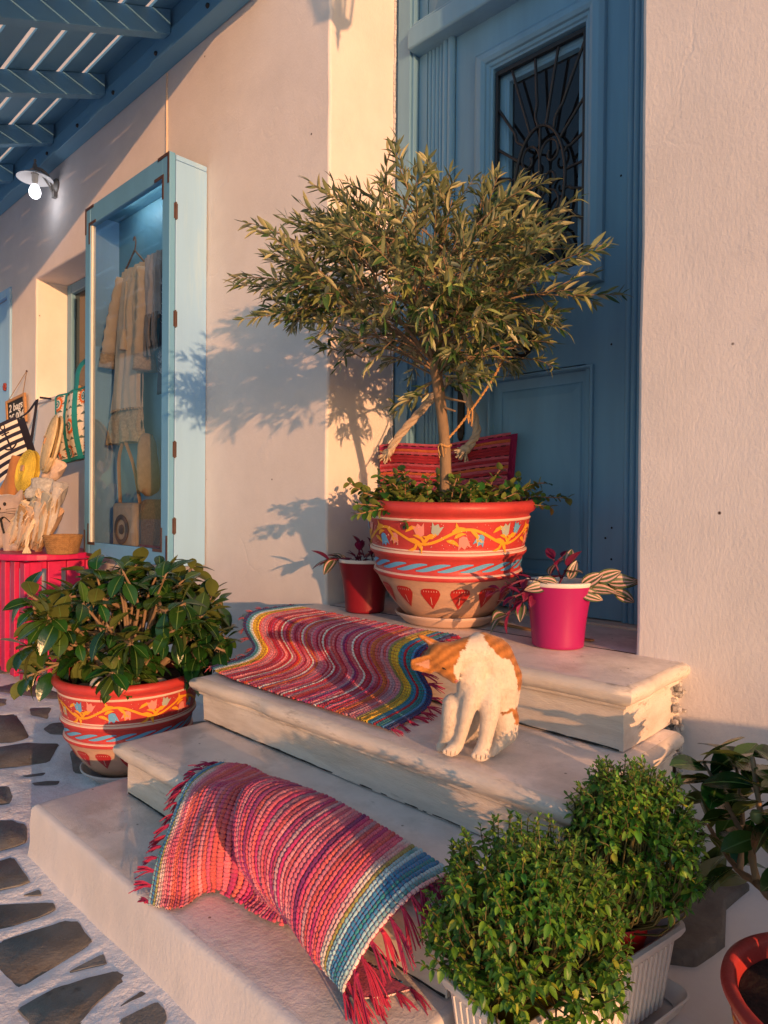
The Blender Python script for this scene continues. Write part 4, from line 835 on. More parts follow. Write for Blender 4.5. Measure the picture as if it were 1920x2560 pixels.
# ================================================================ PAINTED POTS
CORAL = mat('coral_red_paint', (.47, .045, .040), .42, .16, 12, .15, 40, col3=((.40, .06, .05), 20, .58, .70)); CLAY = mat('pale_clay', (.55, .33, .22), .6, .10, 9, .2, 30, (1, 1, 4))
CREAMP = mat('cream_paint', (.70, .52, .42), .5, .06); YEL = mat('yellow_paint', (.75, .33, .02), .5, .08); BLU = mat('sky_blue_paint', (.12, .35, .58), .5, .06); PNK = mat('pink_paint', (.72, .25, .20), .5, .06); PGR = mat('grey_green_paint', (.36, .40, .34), .5, .06); DRED = mat('crimson_paint', (.42, .022, .018), .5, .08)
PROF = [(.11, .004), (.145, .012), (.173, .036), (.204, .071), (.229, .107), (.252, .147), (.265, .172), (.274, .181), (.280, .189), (.277, .198), (.270, .202), (.274, .225), (.279, .250), (.287, .258), (.294, .267), (.292, .277), (.284, .283), (.288, .30), (.296, .345), (.302, .385), (.305, .394), (.301, .401), (.305, .408), (.319, .417), (.327, .432), (.324, .447), (.311, .456), (.296, .453), (.287, .44), (.280, .40), (.27, .30)]
PR = sorted((z, r) for r, z in PROF[:24])
def prad(z): return float(np.interp(z, [p[0] for p in PR], [p[1] for p in PR]))
def painted_pot(label, loc, sc, rot, ph0=0., soil_z=.40):
    t = thing('painted_pot', label, 'flowerpot', loc, 'painted coral pots'); ORG[t.name] = Vector((0, 0, 0)); t.scale = (sc,) * 3; t.rotation_euler = rot
    mb = MB(); k = [i for i, p in enumerate(PROF) if p[1] >= .1805][0]; Nn = 72
    mb.lathe(PROF[:k + 1], Nn, 1, cap0=True); mb.lathe(PROF[k:], Nn, 0); mb.build('pot_body', [CORAL, CLAY], t, sharp=0)
    mb = MB(); mb.lathe([(.001, soil_z + .012), (.15, soil_z + .008), (.278, soil_z)], 40); mb.build('soil', SOIL, t)
    for z, w in ((.393, .0045), (.2775, .004), (.286, .003), (.1985, .003)):
        mb = MB(); mb.lathe([(prad(z - w) + .0006, z - w), (prad(z) + .0022, z), (prad(z + w) + .0006, z + w)], Nn); mb.build('cream_line', CREAMP, t)
    def S(a, z, off=.0018): r = prad(z) + off; return (r * math.cos(a + ph0), r * math.sin(a + ph0), z)
    r0 = .295
    def shape(pts, a0, z0, m, name, ang=0., s_=1., off=.0018):
        ca, sa = math.cos(ang), math.sin(ang); q = [(a0 + s_ * (x * ca - y * sa) / r0, z0 + s_ * (x * sa + y * ca)) for x, y in pts]; c = (sum(p[0] for p in q) / len(q), sum(p[1] for p in q) / len(q)); n = len(q)
        mid = [((p[0] + c[0]) / 2, (p[1] + c[1]) / 2) for p in q]
        mb = MB(); mb.add([S(*c, off)] + [S(*p, off) for p in mid] + [S(*p, off) for p in q], [(0, 1 + i, 1 + (i + 1) % n) for i in range(n)] + [(1 + i, 1 + n + i, 1 + n + (i + 1) % n, 1 + (i + 1) % n) for i in range(n)]); mb.build(name, m, t, smooth=False)
    def ribbon(path, w, m, name, off=.0016):
        P = []
        for i, (a, z) in enumerate(path):
            p, q = path[max(0, i - 1)], path[min(len(path) - 1, i + 1)]; dx, dz = (q[0] - p[0]) * r0, q[1] - p[1]; l = math.hypot(dx, dz) or 1; ww = w(i / (len(path) - 1)) if callable(w) else w
            P.append([S(a - dz / l * ww / r0, z + dx / l * ww, off), S(a + dz / l * ww / r0, z - dx / l * ww, off)])
        mb = MB(); mb.grid(np.array(P)); mb.build(name, m, t)
    nw = 6; zc = .338; A = .026
    ribbon([(2 * math.pi * i / 240, zc + A * math.sin(nw * 2 * math.pi * i / 240)) for i in range(241)], .0048, YEL, 'painted_vine')
    tulip = [(0, -.018), (.010, -.014), (.013, -.002), (.017, .016), (.008, .008), (0, .017), (-.008, .008), (-.017, .016), (-.013, -.002), (-.010, -.014)]
    leafs = [(0, 0), (.008, .006), (.018, .008), (.030, .004), (.040, -.006), (.028, -.004), (.016, -.004), (.006, -.003)]
    cres = [(0, 0), (.012, .010), (.028, .012), (.044, .004), (.052, -.012), (.040, -.002), (.026, .003), (.012, .000)]
    for i in range(nw):
        a = 2 * math.pi * (i + .25) / nw; b = 2 * math.pi * (i + .75) / nw
        shape(tulip, a - .05, zc - .020, (PNK, BLU, PNK)[i % 3], 'painted_tulip', math.pi + .2, 1.35); shape(tulip, a + .14, zc - .012, (PGR, PNK, BLU)[i % 3], 'painted_tulip', math.pi - .3, 1.2)
        shape(tulip, b - .04, zc + .022, (BLU, PNK, PGR)[i % 3], 'painted_tulip', .2, 1.35); shape(tulip, b + .16, zc + .026, (PNK, PGR, BLU)[i % 3], 'painted_tulip', -.35, 1.2)
        for q, (da, dz, an, sc_) in enumerate(((-.20, .008, .6, 1.35), (.02, .022, -.9, 1.2), (.20, -.020, 2.6, 1.1), (.30, .012, .3, 1.25), (-.08, .016, 2.2, 1.0), (.40, .004, -.5, 1.1))):
            shape(cres if q % 2 else leafs, a + da, zc + dz, YEL, 'painted_leaf', an, sc_); shape(leafs if q % 2 else cres, b + da * .9, zc - dz, YEL, 'painted_leaf', -an, sc_)
    mb = MB()
    for k in range(210):
        a, z = random.uniform(0, 6.283), random.uniform(.296, .384); c = S(a, z, .0012); mb.ball(c, .0014, 6)
    d = mb.build('painted_dots', CREAMP, t); d['kind'] = 'stuff'
    nwv = 22
    for i in range(nwv):
        a0 = 2 * math.pi * i / nwv; path = [(a0 + u * 2 * math.pi / nwv * 1.55, .2285 + .012 * math.sin((u - .5) * math.pi)) for u in np.linspace(0, 1, 14)]
        ribbon(path, lambda u: .0075 * math.sin(math.pi * min(max(u, .04), .96)) ** .7 + .0004, BLU, 'painted_wave')
    heart = [(0, -.048), (.012, -.030), (.026, -.008), (.034, .012), (.030, .026), (.018, .032), (0, .033), (-.018, .032), (-.030, .026), (-.034, .012), (-.026, -.008), (-.012, -.030)]
    nh = 15
    for i in range(nh):
        a0 = 2 * math.pi * i / nh; r1 = prad(.125); q = [(x * r0 / r1, y) for x, y in heart]; shape(q, a0, .122, DRED, 'painted_heart', 0, 1.0, .002)
        ribbon([(a0, .092 + .03 * u) for u in np.linspace(0, 1, 5)], .0011, CREAMP, 'painted_stroke', .0034)
        for x in np.linspace(-.022, .022, 6): ribbon([(a0 + x / r1, .141 + .006 * u) for u in np.linspace(0, 1, 3)], .0009, CREAMP, 'painted_stroke', .0034)
    return t
def saucer(label, loc, r, m):
    t = thing('pot_saucer', label, 'saucer', loc, 'pot saucers'); ORG[t.name] = Vector((0, 0, 0)); mb = MB(); mb.lathe([(.001, .004), (r * .80, .003), (r * .84, .008), (r * .93, .026), (r, .036), (r * 1.005, .042), (r * .985, .044), (r * .93, .034), (r * .85, .014), (.001, .012)], 56); mb.build('saucer_dish', m, t, sharp=0); return t
SAUC = mat('peach_plastic', (.62, .42, .32), .45, .05, 6)
BPX, BPY = .650, .040
saucer('peach saucer under the pot holding the olive tree', (BPX, BPY, .657), .196, SAUC)
ax = Vector((CAM.x - BPX, CAM.y - BPY, 0)).normalized(); tl = rad(3.2)      # leans a little towards the street
qrot = Quaternion(Vector((0, 0, 1)).cross(ax), tl)
painted_pot('large coral painted pot with vine band holding the olive tree', (BPX, BPY, .672), 1.0, qrot.to_euler(), ph0=.12)
LPX, LPY = -.385, -.715
saucer('pale saucer under the painted pot on the flagstones', (LPX, LPY, .008), .185, mat('pale_plastic', (.55, .50, .47), .5))
painted_pot('coral painted pot on the flagstones holding the big-leaved shrub', (LPX, LPY, .022), .885, (0, 0, .8), ph0=.4)

# ================================================================ OLIVE TREE
tree = thing('olive_tree', 'small olive tree with round silvery crown in the large painted pot', 'tree', (.66, .01, 1.07))
mb = MB(); tp = spline([(.662, .015, 1.04), (.666, .005, 1.20), (.668, -.005, 1.32), (.684, -.045, 1.44), (.695, -.085, 1.55), (.70, -.105, 1.64), (.705, -.11, 1.72)], 40)
tr = np.interp(np.linspace(0, 1, 40), [0, .15, .5, .7, .78, 1], [.026, .022, .0195, .021, .027, .016]) * np.array([1 + .08 * nz(i * .7) for i in range(40)]); mb.tube(tp, tr, 14)
C = Vector((.665, -.12, 1.815)); RAD = Vector((.59, .59, .41)); shoots = []; NL = 14
def curve(a, b, bend): a, b = Vector(a), Vector(b); m_ = (a + b) / 2 + bend; return [Vector(p) for p in spline([a, m_, b], 10)]
random.seed(21)
for i in range(NL):
    az = 2 * math.pi * i / NL + random.uniform(-.2, .2); el = (rad(random.uniform(-15, 12)), rad(random.uniform(15, 40)), rad(random.uniform(45, 75)))[i % 3]
    d = Vector((math.cos(az) * math.cos(el), math.sin(az) * math.cos(el), math.sin(el))); base = Vector(tp[random.randint(25, 38)])
    tip = C + Vector((d.x * RAD.x, d.y * RAD.y, d.z * RAD.z - .05)) * .50; br = curve(base, tip, Vector((0, 0, .03)) + rv(.02)); mb.tube(br, np.linspace(.008, .0042, 10), 8)
    for j in range(6):
        st_ = br[random.randint(4, 9)]; d2 = (d + rv(.55)).normalized(); 
        if d2.z < -.35: d2.z = -.2
        tip2 = C + Vector((d2.x * RAD.x, d2.y * RAD.y, d2.z * RAD.z)) * random.uniform(.66, .90)
        if tip2.y > .30: tip2.y = .30
        b2 = curve(st_, tip2, rv(.03)); mb.tube(b2, np.linspace(.0044, .0020, 10), 6)
        for k in range(6):
            s0 = b2[random.randint(3, 9)]; od = (s0 - C); od = Vector((od.x, od.y, od.z * .8)).normalized(); sd_ = (od * .8 + (tip2 - st_).normalized() * .5 + Vector((0, 0, .18)) + rv(.45)).normalized(); shoots.append((s0, sd_, random.uniform(.10, .22)))
for zt, sx in ((1.50, 1), (1.56, -1), (1.47, .6)): a = Vector((.69, -.06, zt)); mb.tube(curve(a, a + Vector((sx * .10, sx * .02, -.03)), rv(.01)), np.linspace(.007, .003, 10), 6)
for k in range(30):
    an = random.uniform(0, 6.283); rr_ = random.uniform(.10, .42); p_ = Vector((.69 + rr_ * math.cos(an), -.10 + rr_ * math.sin(an), 1.60 + .12 * random.random() + .10 * rr_))
    if p_.y > .30: p_.y = .30
    f_ = Vector(tp[random.randint(27, 34)]); b2 = curve(f_, p_, Vector((0, 0, .04)) + rv(.02)); mb.tube(b2, np.linspace(.0045, .0018, 10), 5)
    for q in (5, 7, 9): shoots.append((b2[q], ((p_ - f_).normalized() * .8 + Vector((0, 0, -.1)) + rv(.4)).normalized(), random.uniform(.08, .17)))
for k in range(6):
    a = Vector(tp[random.randint(24, 30)]); d = Vector((random.choice((-1, 1)) * random.uniform(.5, 1), random.uniform(-.6, .6), random.uniform(-.5, .4))).normalized(); shoots.append((a, d, random.uniform(.14, .26)))
Ms = []; 
for (s0, d, L_) in shoots:
    n = int(L_ / .013); cur = Vector(s0); dd = Vector(d); pts = [cur.copy()]; side = dd.orthogonal().normalized(); side.rotate(Quaternion(dd, random.uniform(0, 6.3)))
    for q in range(n):
        dd = (dd + rv(.05) + Vector((0, 0, -.012))).normalized(); cur = cur + dd * .013; pts.append(cur.copy())
        if cur.y > .40: break
        if q % 2 == 0 and q > 0: side.rotate(Quaternion(dd, 1.57))
        if random.random() < .80 and q > 0:
            for sg in (1, -1):
                if random.random() < .16: continue
                sv = side - dd * side.dot(dd); ld = (dd * random.uniform(.5, 1.0) + sv.normalized() * sg * random.uniform(.45, .8) + rv(.10)).normalized(); Ms.append(leaf_M(cur, ld, random.uniform(.62, 1.12) * (.75 if q > n - 3 else 1), random.uniform(-1.2, 1.2)))
    Ms.append(leaf_M(cur, dd, random.uniform(.6, .9), random.uniform(-1, 1)))
    mb.tube(pts, np.linspace(.0022, .0010, len(pts)), 4)
mb.build('trunk', BARK, tree, sharp=0)
OL = [leaf_mesh('olive_leaf', L_, W_, mat(nm, c_, .42, .15, 30, rnd=.3, under=u_, trans=.12, spec=.45), fold=.35, curl=cu, prof=lambda t: math.sin(math.pi * t ** .85) ** .8, ns=5) for L_, W_, cu, nm, c_, u_ in
      ((.060, .0140, .15, 'olive_leaf_green', (.055, .135, .034), (.20, .23, .11)), (.053, .0128, -.12, 'olive_leaf_dark', (.028, .080, .022), (.13, .16, .08)), (.064, .0135, .3, 'olive_leaf_light', (.22, .25, .07), (.46, .44, .24)))]
place_leaves(tree, OL, Ms)
print('olive leaves', len(Ms))
mb = MB(); rope_mb(mb, [(.668, -.022, 1.325), (.72, .02, 1.40), (.80, .09, 1.55), (.85, .12, 1.66)], .0045, 60, 2)
for (p, r_) in (((.668, -.02, 1.322), .012), ((.745, .045, 1.452), .009)):
    for k in range(8): a = random.uniform(0, 6.3); mb.tube(spline([(p[0] + r_ * math.cos(a), p[1] + r_ * math.sin(a), p[2] + .008), (p[0] + 1.3 * r_ * math.cos(a + .5), p[1] + 1.3 * r_ * math.sin(a + .5), p[2] - .012), (p[0] + r_ * .8 * math.cos(a + 1), p[1] + r_ * .8 * math.sin(a + 1), p[2] - random.uniform(.03, .06))], 6), .0018, 4)
mb.tube([(.668 + .024 * math.cos(a), -.006 + .024 * math.sin(a), 1.322 + .004 * math.sin(3 * a)) for a in np.linspace(0, 6.283, 24)], .004, 6, caps=False)
tag(mb.build('tie_rope', mat('orange_twine', (.50, .27, .10), .9, .2, 60)), 'frayed orange twine tying the olive trunk back toward the door', 'rope')

# round-leaved ground cover in the big pot
gc = thing('ground_cover_plant', 'bushy round-leaved green plant spilling over the big pot rim', 'plant', (BPX, BPY, 1.07))
GL = [leaf_mesh('round_leaf', .034, .029, mat(n_, c_, .32, .15, 20, rnd=.25, under=(.16, .20, .05), trans=.12, spec=.5), fold=.2, curl=c2, prof=lambda t: math.sin(math.pi * t ** .75) ** .55, ns=5) for n_, c_, c2 in (('ground_leaf_green', (.030, .12, .020), .15), ('ground_leaf_dark', (.018, .075, .016), .35), ('ground_leaf_yellow', (.12, .20, .03), -.1))]
Ms = []; mb = MB(); random.seed(5)
stems = []
for k in range(78):
    a = random.uniform(0, 6.283); r_ = .02 + .19 * random.random(); b = Vector((BPX + r_ * math.cos(a) * .9, BPY + r_ * math.sin(a) * .9 - .05, 1.07)); out = Vector((math.cos(a), math.sin(a), 0)); stems.append((b, (out * .6 + Vector((0, 0, .8)) + rv(.35)).normalized(), random.uniform(.08, .20)))
LV = -_R; fw2 = Vector((-ax.x, -ax.y, 0))
for k in range(9): b = Vector((BPX, BPY, 1.09)) + LV * random.uniform(.05, .2) + ax * random.uniform(.05, .22); stems.append((b, (LV * .9 + ax * .3 + Vector((0, 0, .15)) + rv(.2)).normalized(), random.uniform(.14, .24)))
for k in range(6): b = Vector((BPX, BPY, 1.09)) - LV * random.uniform(.05, .18) + ax * random.uniform(.05, .2); stems.append((b, (-LV * .9 + Vector((0, 0, .55)) + rv(.15)).normalized(), random.uniform(.16, .27)))
stems.append((Vector((BPX, BPY, 1.10)) - LV * .13, (-LV * .95 + Vector((0, 0, .55))).normalized(), .33))
for b, d, L_ in stems:
    n = int(L_ / .019); cur = Vector(b); dd = Vector(d); pts = [cur.copy()]; side = dd.orthogonal().normalized()
    for q in range(n):
        dd = (dd + rv(.08) + Vector((0, 0, -.02))).normalized(); cur = cur + dd * .019; pts.append(cur.copy()); side.rotate(Quaternion(dd, 1.57)); sv = (side - dd * side.dot(dd)).normalized()
        for sg in (1, -1): Ms.append(leaf_M(cur, (dd * .5 + sv * sg * .8 + rv(.15)).normalized(), random.uniform(.65, 1.15), random.uniform(-.6, .6)))
    mb.tube(pts, .0022, 5)
place_leaves(gc, GL, Ms, limit=300); mb.build('stems', TWIG, gc)

# red woven bag with rope handles between pot and door
rb_ = thing('red_woven_bag', 'red and pink striped woven bag with thick rope handles behind the pot', 'bag', (.40, .33, .66))
REDS = [mat('bag_thread_' + n_, c_, .85, .15, 40, .5, 160) for n_, c_ in (('crimson', (.36, .02, .035)), ('pink', (.50, .09, .13)), ('magenta', (.34, .015, .09)), ('orange', (.55, .12, .04)), ('dark', (.06, .01, .02)))]
b0, b1, t0_, t1_ = Vector((.06, .315, .70)), Vector((.62, .40, .70)), Vector((.015, .315, 1.375)), Vector((.685, .415, 1.395))
def bagf(u, v, off=0.):
    a = b0.lerp(b1, u); b = t0_.lerp(t1_, u); p = a.lerp(b, v); p.z += .012 * math.sin(u * 7 + 1) * v; p.y += -.03 * math.sin(math.pi * u) * math.sin(math.pi * v) - off - .006 * math.sin(u * 15 + v * 4); return p
rows = 52
for i in range(rows):
    v0 = i / rows; mb = MB(); m_ = REDS[random.choice((0, 0, 1, 1, 2, 2, 3, 0))]; n = 44
    mb.grid(np.array([[bagf(u, v0 + (w + .02) / rows * .96, .004 * math.sin(math.pi * w) * (1 + .5 * math.sin(u * 200)))[:] for u in np.linspace(0, 1, n)] for w in (0, .33, .66, 1)])); mb.build('woven_row', m_, rb_, sharp=0)
    if i % 3 == 0:
        for k in range(16):
            u0 = (k + (i % 2) * .5) / 16; mb = MB(); mb.tube([bagf(u0, v0, .004)[:], bagf(min(1, u0 + .035), v0, .004)[:]], .0022, 4); mb.build('dash_stitch', REDS[4], rb_)
mb = MB(); mb.grid(np.array([[(bagf(u, v) + Vector((0, .05, 0)))[:] for u in np.linspace(1, 0, 8)] for v in np.linspace(0, 1, 6)])); mb.build('back_side', REDS[2], rb_)
ROPE = mat('natural_cotton_rope', (.50, .40, .30), .9, .12, 40, .3, 120)
for path in ([bagf(.11, .94, .02)[:], (.13, .33, 1.42), (.24, .39, 1.56), (.34, .44, 1.68)], [bagf(.73, .94, .02)[:], (.52, .40, 1.42), (.46, .42, 1.56), (.39, .44, 1.70)]):
    mb = MB(); rope_mb(mb, path, .0185, 16, 3, 8); mb.build('rope_handle', ROPE, rb_)
for u in (.11, .73):
    mb = MB(); p = bagf(u, .93, .035); mb.ball(p[:], (.026, .022, .022), 12)
    for k in range(46): d = (Vector((-.5, -.35, -.75)) + rv(.45)).normalized(); mb.tube([p[:], (p + d * random.uniform(.035, .055))[:]], [.005, .0022], 5)
    mb.build('rope_knot', ROPE, rb_)

# ================================================================ BIG-LEAVED SHRUB (left pot)
sh = thing('leafy_shrub', 'glossy big-leaved shrub with twisted branches in the pot on flagstones', 'shrub', (LPX, LPY, .37))
SL_ = [leaf_mesh('shrub_leaf', .112, .058, mat(n_, c_, .22, .12, 20, .15, 60, rnd=.28, under=(.12, .15, .04), trans=.10, spec=.55), fold=.22, curl=cu, prof=lambda t: (math.sin(math.pi * t ** 1.15) ** .75), ns=8, rib=True) for n_, c_, cu in (('shrub_leaf_green', (.014, .062, .010), .30), ('shrub_leaf_dark', (.009, .042, .010), .45), ('shrub_leaf_olive', (.045, .095, .016), .15), ('shrub_leaf_mid', (.020, .072, .012), .35))]
random.seed(11); mb = MB(); Ms = []; SC = Vector((LPX + .02, LPY, .60)); tips = []
for i in range(9):
    az = 2 * math.pi * i / 9 + random.uniform(-.3, .3); base = Vector((LPX + .05 * math.cos(az), LPY + .05 * math.sin(az), .37)); R1 = random.uniform(.18, .30); zt = random.uniform(.50, .74)
    mid = Vector((LPX + R1 * math.cos(az), LPY + R1 * math.sin(az), zt)); br = curve(base, mid, rv(.04)); mb.tube(br, np.linspace(.016, .009, 10) * np.array([1 + .15 * math.sin(q * 2.1) for q in range(10)]), 8)
    for j in range(5):
        st_ = br[random.randint(4, 9)]; d = Vector((math.cos(az + random.uniform(-1, 1)), math.sin(az + random.uniform(-1, 1)), random.uniform(-.55, 1.0))).normalized(); tip = st_ + d * random.uniform(.10, .22)
        if tip.z < .44: tip.z = .44
        if tip.z > .90: tip.z = .90
        b2 = curve(st_, tip, rv(.02)); mb.tube(b2, np.linspace(.008, .004, 10), 6); tips.append((tip, (tip - st_).normalized())); tips.append((b2[5], (tip - st_).normalized()))
RGT = Vector((_R.x, _R.y, 0)).normalized()
for (o_, d_) in ((Vector((LPX, LPY, .62)), RGT * .8 + Vector((0, 0, .1))), (Vector((LPX, LPY, .55)), RGT * .95 + Vector((0, 0, .0))), (Vector((LPX, LPY, .46)), -RGT * .85 + Vector((0, 0, -.1)) + ax * .3), (Vector((LPX, LPY, .66)), -RGT * .8 + Vector((0, 0, .1))), (Vector((LPX, LPY, .55)), -RGT * .7 + ax * .5), (Vector((LPX, LPY, .52)), Vector((.1, 0, .8))), (Vector((LPX, LPY, .52)), RGT * .5 + Vector((0, 0, .62)))):
    e = o_ + d_ * random.uniform(.36, .44); b2 = curve(o_, e, Vector((0, 0, .04))); mb.tube(b2, np.linspace(.010, .004, 10), 6); tips += [(b2[q], d_.normalized()) for q in (4, 6, 8, 9)]
for k in range(44):
    d_ = rv(1.).normalized(); d_.z = abs(d_.z) if d_.z < -.3 else d_.z; e = SC + Vector((d_.x * .40, d_.y * .40, d_.z * .30)) * random.uniform(.6, .95); s0 = SC + Vector((d_.x, d_.y, 0)) * .12 + Vector((0, 0, -.08)); b2 = curve(s0, e, rv(.02)); mb.tube(b2, np.linspace(.008, .0035, 10), 6); tips.append((e, d_))
for tip, d in tips:
    n = random.randint(5, 7); ph = random.uniform(0, 6.3); perp = d.orthogonal().normalized()
    for k in range(n):
        pv = perp.copy(); pv.rotate(Quaternion(d, ph + k * 2.4)); ld = (d * random.uniform(.2, .8) + pv * .9 + Vector((0, 0, random.uniform(-.45, .25)))).normalized(); p = tip - d * .012 * k; Ms.append(leaf_M(p + ld * .006, ld, random.uniform(.62, 1.12), random.uniform(-.5, .5)))
        mb.tube([p, p + ld * .012], .0018, 4)
place_leaves(sh, SL_, Ms); print('shrub leaves', len(Ms)); mb.build('branches', BARK, sh, sharp=0)
def pebble(label, c, r, col, seed_, grp=None):
    mb = MB(); mb.ball((0, 0, 0), r, 18); V = mb.v[0]; mb.v[0] = V * (1 + .10 * np.array([nz(*(q * 40 + seed_)) for q in V]))[:, None] + np.array(c)
    o = mb.build('pebble', mat('pebble_%s' % seed_, col, .55, .1, 30, .2, 60), org=c); tag(o, label, 'pebble', grp or 'pebbles in the shrub pot'); return o
zs_ = .022 + .405 * .885
pebble('large smooth white pebble at the front of the shrub pot', (LPX + .135, LPY - .185, zs_ + .035), (.040, .034, .036), (.72, .60, .48), 1)
pebble('white pebble at the right inside the shrub pot', (LPX + .20, LPY + .02, zs_ + .018), (.030, .034, .022), (.60, .50, .42), 2)
pebble('grey pebble beside the large white one in the shrub pot', (LPX + .185, LPY - .13, zs_ + .012), (.028, .026, .018), (.30, .28, .25), 3)
pebble('brown flat pebble at the left of the shrub pot', (LPX + .03, LPY - .20, zs_ + .012), (.034, .028, .015), (.28, .18, .11), 4)

# ================================================================ SMALL POTS WITH STRIPED PLANTS
TR = [mat('zebra_leaf_green', (.070, .095, .036), .35, .2, 60, rnd=.2, under=(.13, .012, .045)), mat('zebra_leaf_pink', (.52, .30, .27), .4, .1, 60, under=(.16, .015, .05)), mat('zebra_leaf_purple', (.14, .010, .042), .35, .25, 40, rnd=.3, under=(.22, .015, .07))]
def zebra_leaf(name, kind, L=.076, W=.042):
    mb = MB(); ns = 8; us = (-1, -.72, -.45, -.12, 0, .12, .45, .72, 1); P = []
    for i in range(ns + 1):
        t = i / ns; w = max(.0004, W * .5 * math.sin(math.pi * t ** .8) ** .75); P.append([(L * t, w * u, -.22 * L * t * t + .35 * w * abs(u)) for u in us])
    P = np.array(P); mb.add(P.reshape(-1, 3), []); b = len(us)
    for i in range(ns):
        for j in range(b - 1):
            mb.f.append(((i + 1) * b + j, (i + 1) * b + j + 1, i * b + j + 1, i * b + j)); mb.m.append(2 if kind == 'purple' else (1 if j in (1, 6) or (kind == 'pink' and j in (3, 4)) else 0))
    return mb.mesh(name, mats=TR)
ZL = [zebra_leaf('striped_leaf', 'green'), zebra_leaf('striped_leaf', 'pink'), zebra_leaf('purple_leaf', 'purple', .050, .028), zebra_leaf('purple_leaf', 'purple', .042, .024)]
def small_pot(nm, label, loc, rt, rb, h, m, rimm):
    t = thing(nm, label, 'flowerpot', loc); ORG[t.name] = Vector((0, 0, 0)); mb = MB(); rm = lambda z: rb + (rt - rb) * (.45 * (z / h) + .55 * (z / h) ** 2.6)
    mb.lathe([(.001, .002), (rb - .003, .002), (rb, .005)] + [(rm(z), z) for z in np.linspace(.012, h, 14)] + [(rm(h) - .004, h), (rm(h) - .006, h - .012)], 48); mb.build('pot_body', m, t, sharp=50)
    mb = MB(); mb.lathe([(rt - .006, h - .004), (rt - .001, h + .002), (rt - .001, h + .012), (rt - .005, h + .014), (rt - .009, h + .010), (rt - .01, h - .02)], 48); mb.build('inner_rim', rimm, t)
    mb = MB(); mb.lathe([(.001, h - .012), (rt - .012, h - .016)], 30); mb.build('soil', SOIL, t); return t
WHT = mat('white_plastic', (.72, .66, .60), .45, .04, 5)
small_pot('magenta_pot', 'magenta plastic flowerpot on the landing right of the big pot', (1.174, -.056, .657), .108, .080, .195, mat('magenta_plastic', (.36, .012, .115), .38, .04, 4), WHT)
small_pot('dark_red_pot', 'dark red plastic flowerpot on the landing left of the big pot', (.255, -.01, .657), .112, .080, .205, mat('dark_red_plastic', (.20, .008, .016), .38, .04, 4), WHT)
def zebra_plant(nm, label, stems, base, kinds):
    t = thing(nm, label, 'plant', base); Ms = []; ks = []; mb = MB()
    for b, d, L_, kind in stems:
        cur = Vector(b); dd = Vector(d).normalized(); pts = [cur.copy()]; side = dd.orthogonal().normalized(); n = max(3, int(L_ / .022))
        for q in range(n):
            dd = (dd + Vector((0, 0, -.10)) + rv(.04)).normalized(); cur = cur + dd * .022; pts.append(cur.copy()); side.rotate(Quaternion(dd, 2.6)); sv = (side - dd * side.dot(dd)).normalized()
            if q: Ms.append(leaf_M(cur, (dd * .6 + sv * .7 + Vector((0, 0, .15))).normalized(), random.uniform(.75, 1.15), random.uniform(-.5, .5))); ks.append(kind)
        Ms.append(leaf_M(cur, dd, 1., 0)); ks.append(kind); mb.tube(pts, .003, 6)
    o0 = ORG[t.name]
    for M_, k in zip(Ms, ks):
        me = ZL[{'g': 0, 'p': 1, 'd': 2 + random.randint(0, 1)}[k]]; o = bpy.data.objects.new('leaf', me); COL.objects.link(o); o.parent = t; o.matrix_local = Matrix.Translation(-o0) @ M_
    for p_, d_, s_, r_ in (kinds or []):
        o = bpy.data.objects.new('leaf', ZL[1]); COL.objects.link(o); o.parent = t; o.matrix_local = Matrix.Translation(-o0) @ leaf_M(p_, d_, s_, r_, up=TOW0 + Vector((0, 0, .6)))
    mb.build('stems', mat('purple_stem', (.16, .03, .06), .5), t); return t
TOW0 = Vector((-_F.x, -_F.y, 0)).normalized(); random.seed(3); mp = Vector((1.174, -.056, .845)); st_ = []
for k in range(6): st_.append((mp - RGT * .05 + rv(.02), -RGT + Vector((0, 0, random.uniform(-.1, .5))) + ax * random.uniform(-.3, .5), random.uniform(.08, .17), 'd' if k % 3 else 'g'))
for k in range(4): st_.append((mp + rv(.025), Vector((random.uniform(-.5, .5), random.uniform(-.5, .3), .9)), random.uniform(.03, .06), 'd' if k % 2 else 'g'))
zebra_plant('striped_trailing_plant', 'pink and green striped trailing plant spilling from the magenta pot', st_, (1.174, -.056, .85), [(mp + RGT * a_ + TOW0 * b_ + Vector((0, 0, c_)), RGT * d1 + TOW0 * .25 + Vector((0, 0, d2)), s_, r_) for a_, b_, c_, d1, d2, s_, r_ in ((.055, .06, .012, .8, .5, 1.0, .3), (.075, .06, .000, 1, .05, 1.15, -.2), (.10, .06, .030, .9, .35, 1.05, .4), (.125, .055, .004, 1, -.2, 1.1, -.3), (.135, .06, .022, 1, .12, 1.15, .1), (.155, .06, -.004, .9, -.45, .95, .3), (.165, .05, .012, 1, .30, 1.0, -.1), (.045, .07, -.006, .9, -.25, 1.0, .2), (-.02, .07, .016, -.8, .3, .85, .2), (-.055, .07, .010, -.9, -.1, .9, -.2), (.02, .05, .03, .3, .9, .8, 0))])
dp = Vector((.255, -.01, .86)); st_ = []
for k in range(3): st_.append((dp - RGT * .06 + rv(.01), -RGT + Vector((0, 0, .3)) + ax * .2, random.uniform(.08, .12), 'g'))
for k in range(8): st_.append((dp + rv(.03), Vector((random.uniform(-.6, .6), random.uniform(-.5, .3), .6)), random.uniform(.04, .09), 'd'))
zebra_plant('dark_trailing_plant', 'dark purple trailing plant in the dark red pot', st_, (.255, -.01, .86), None)
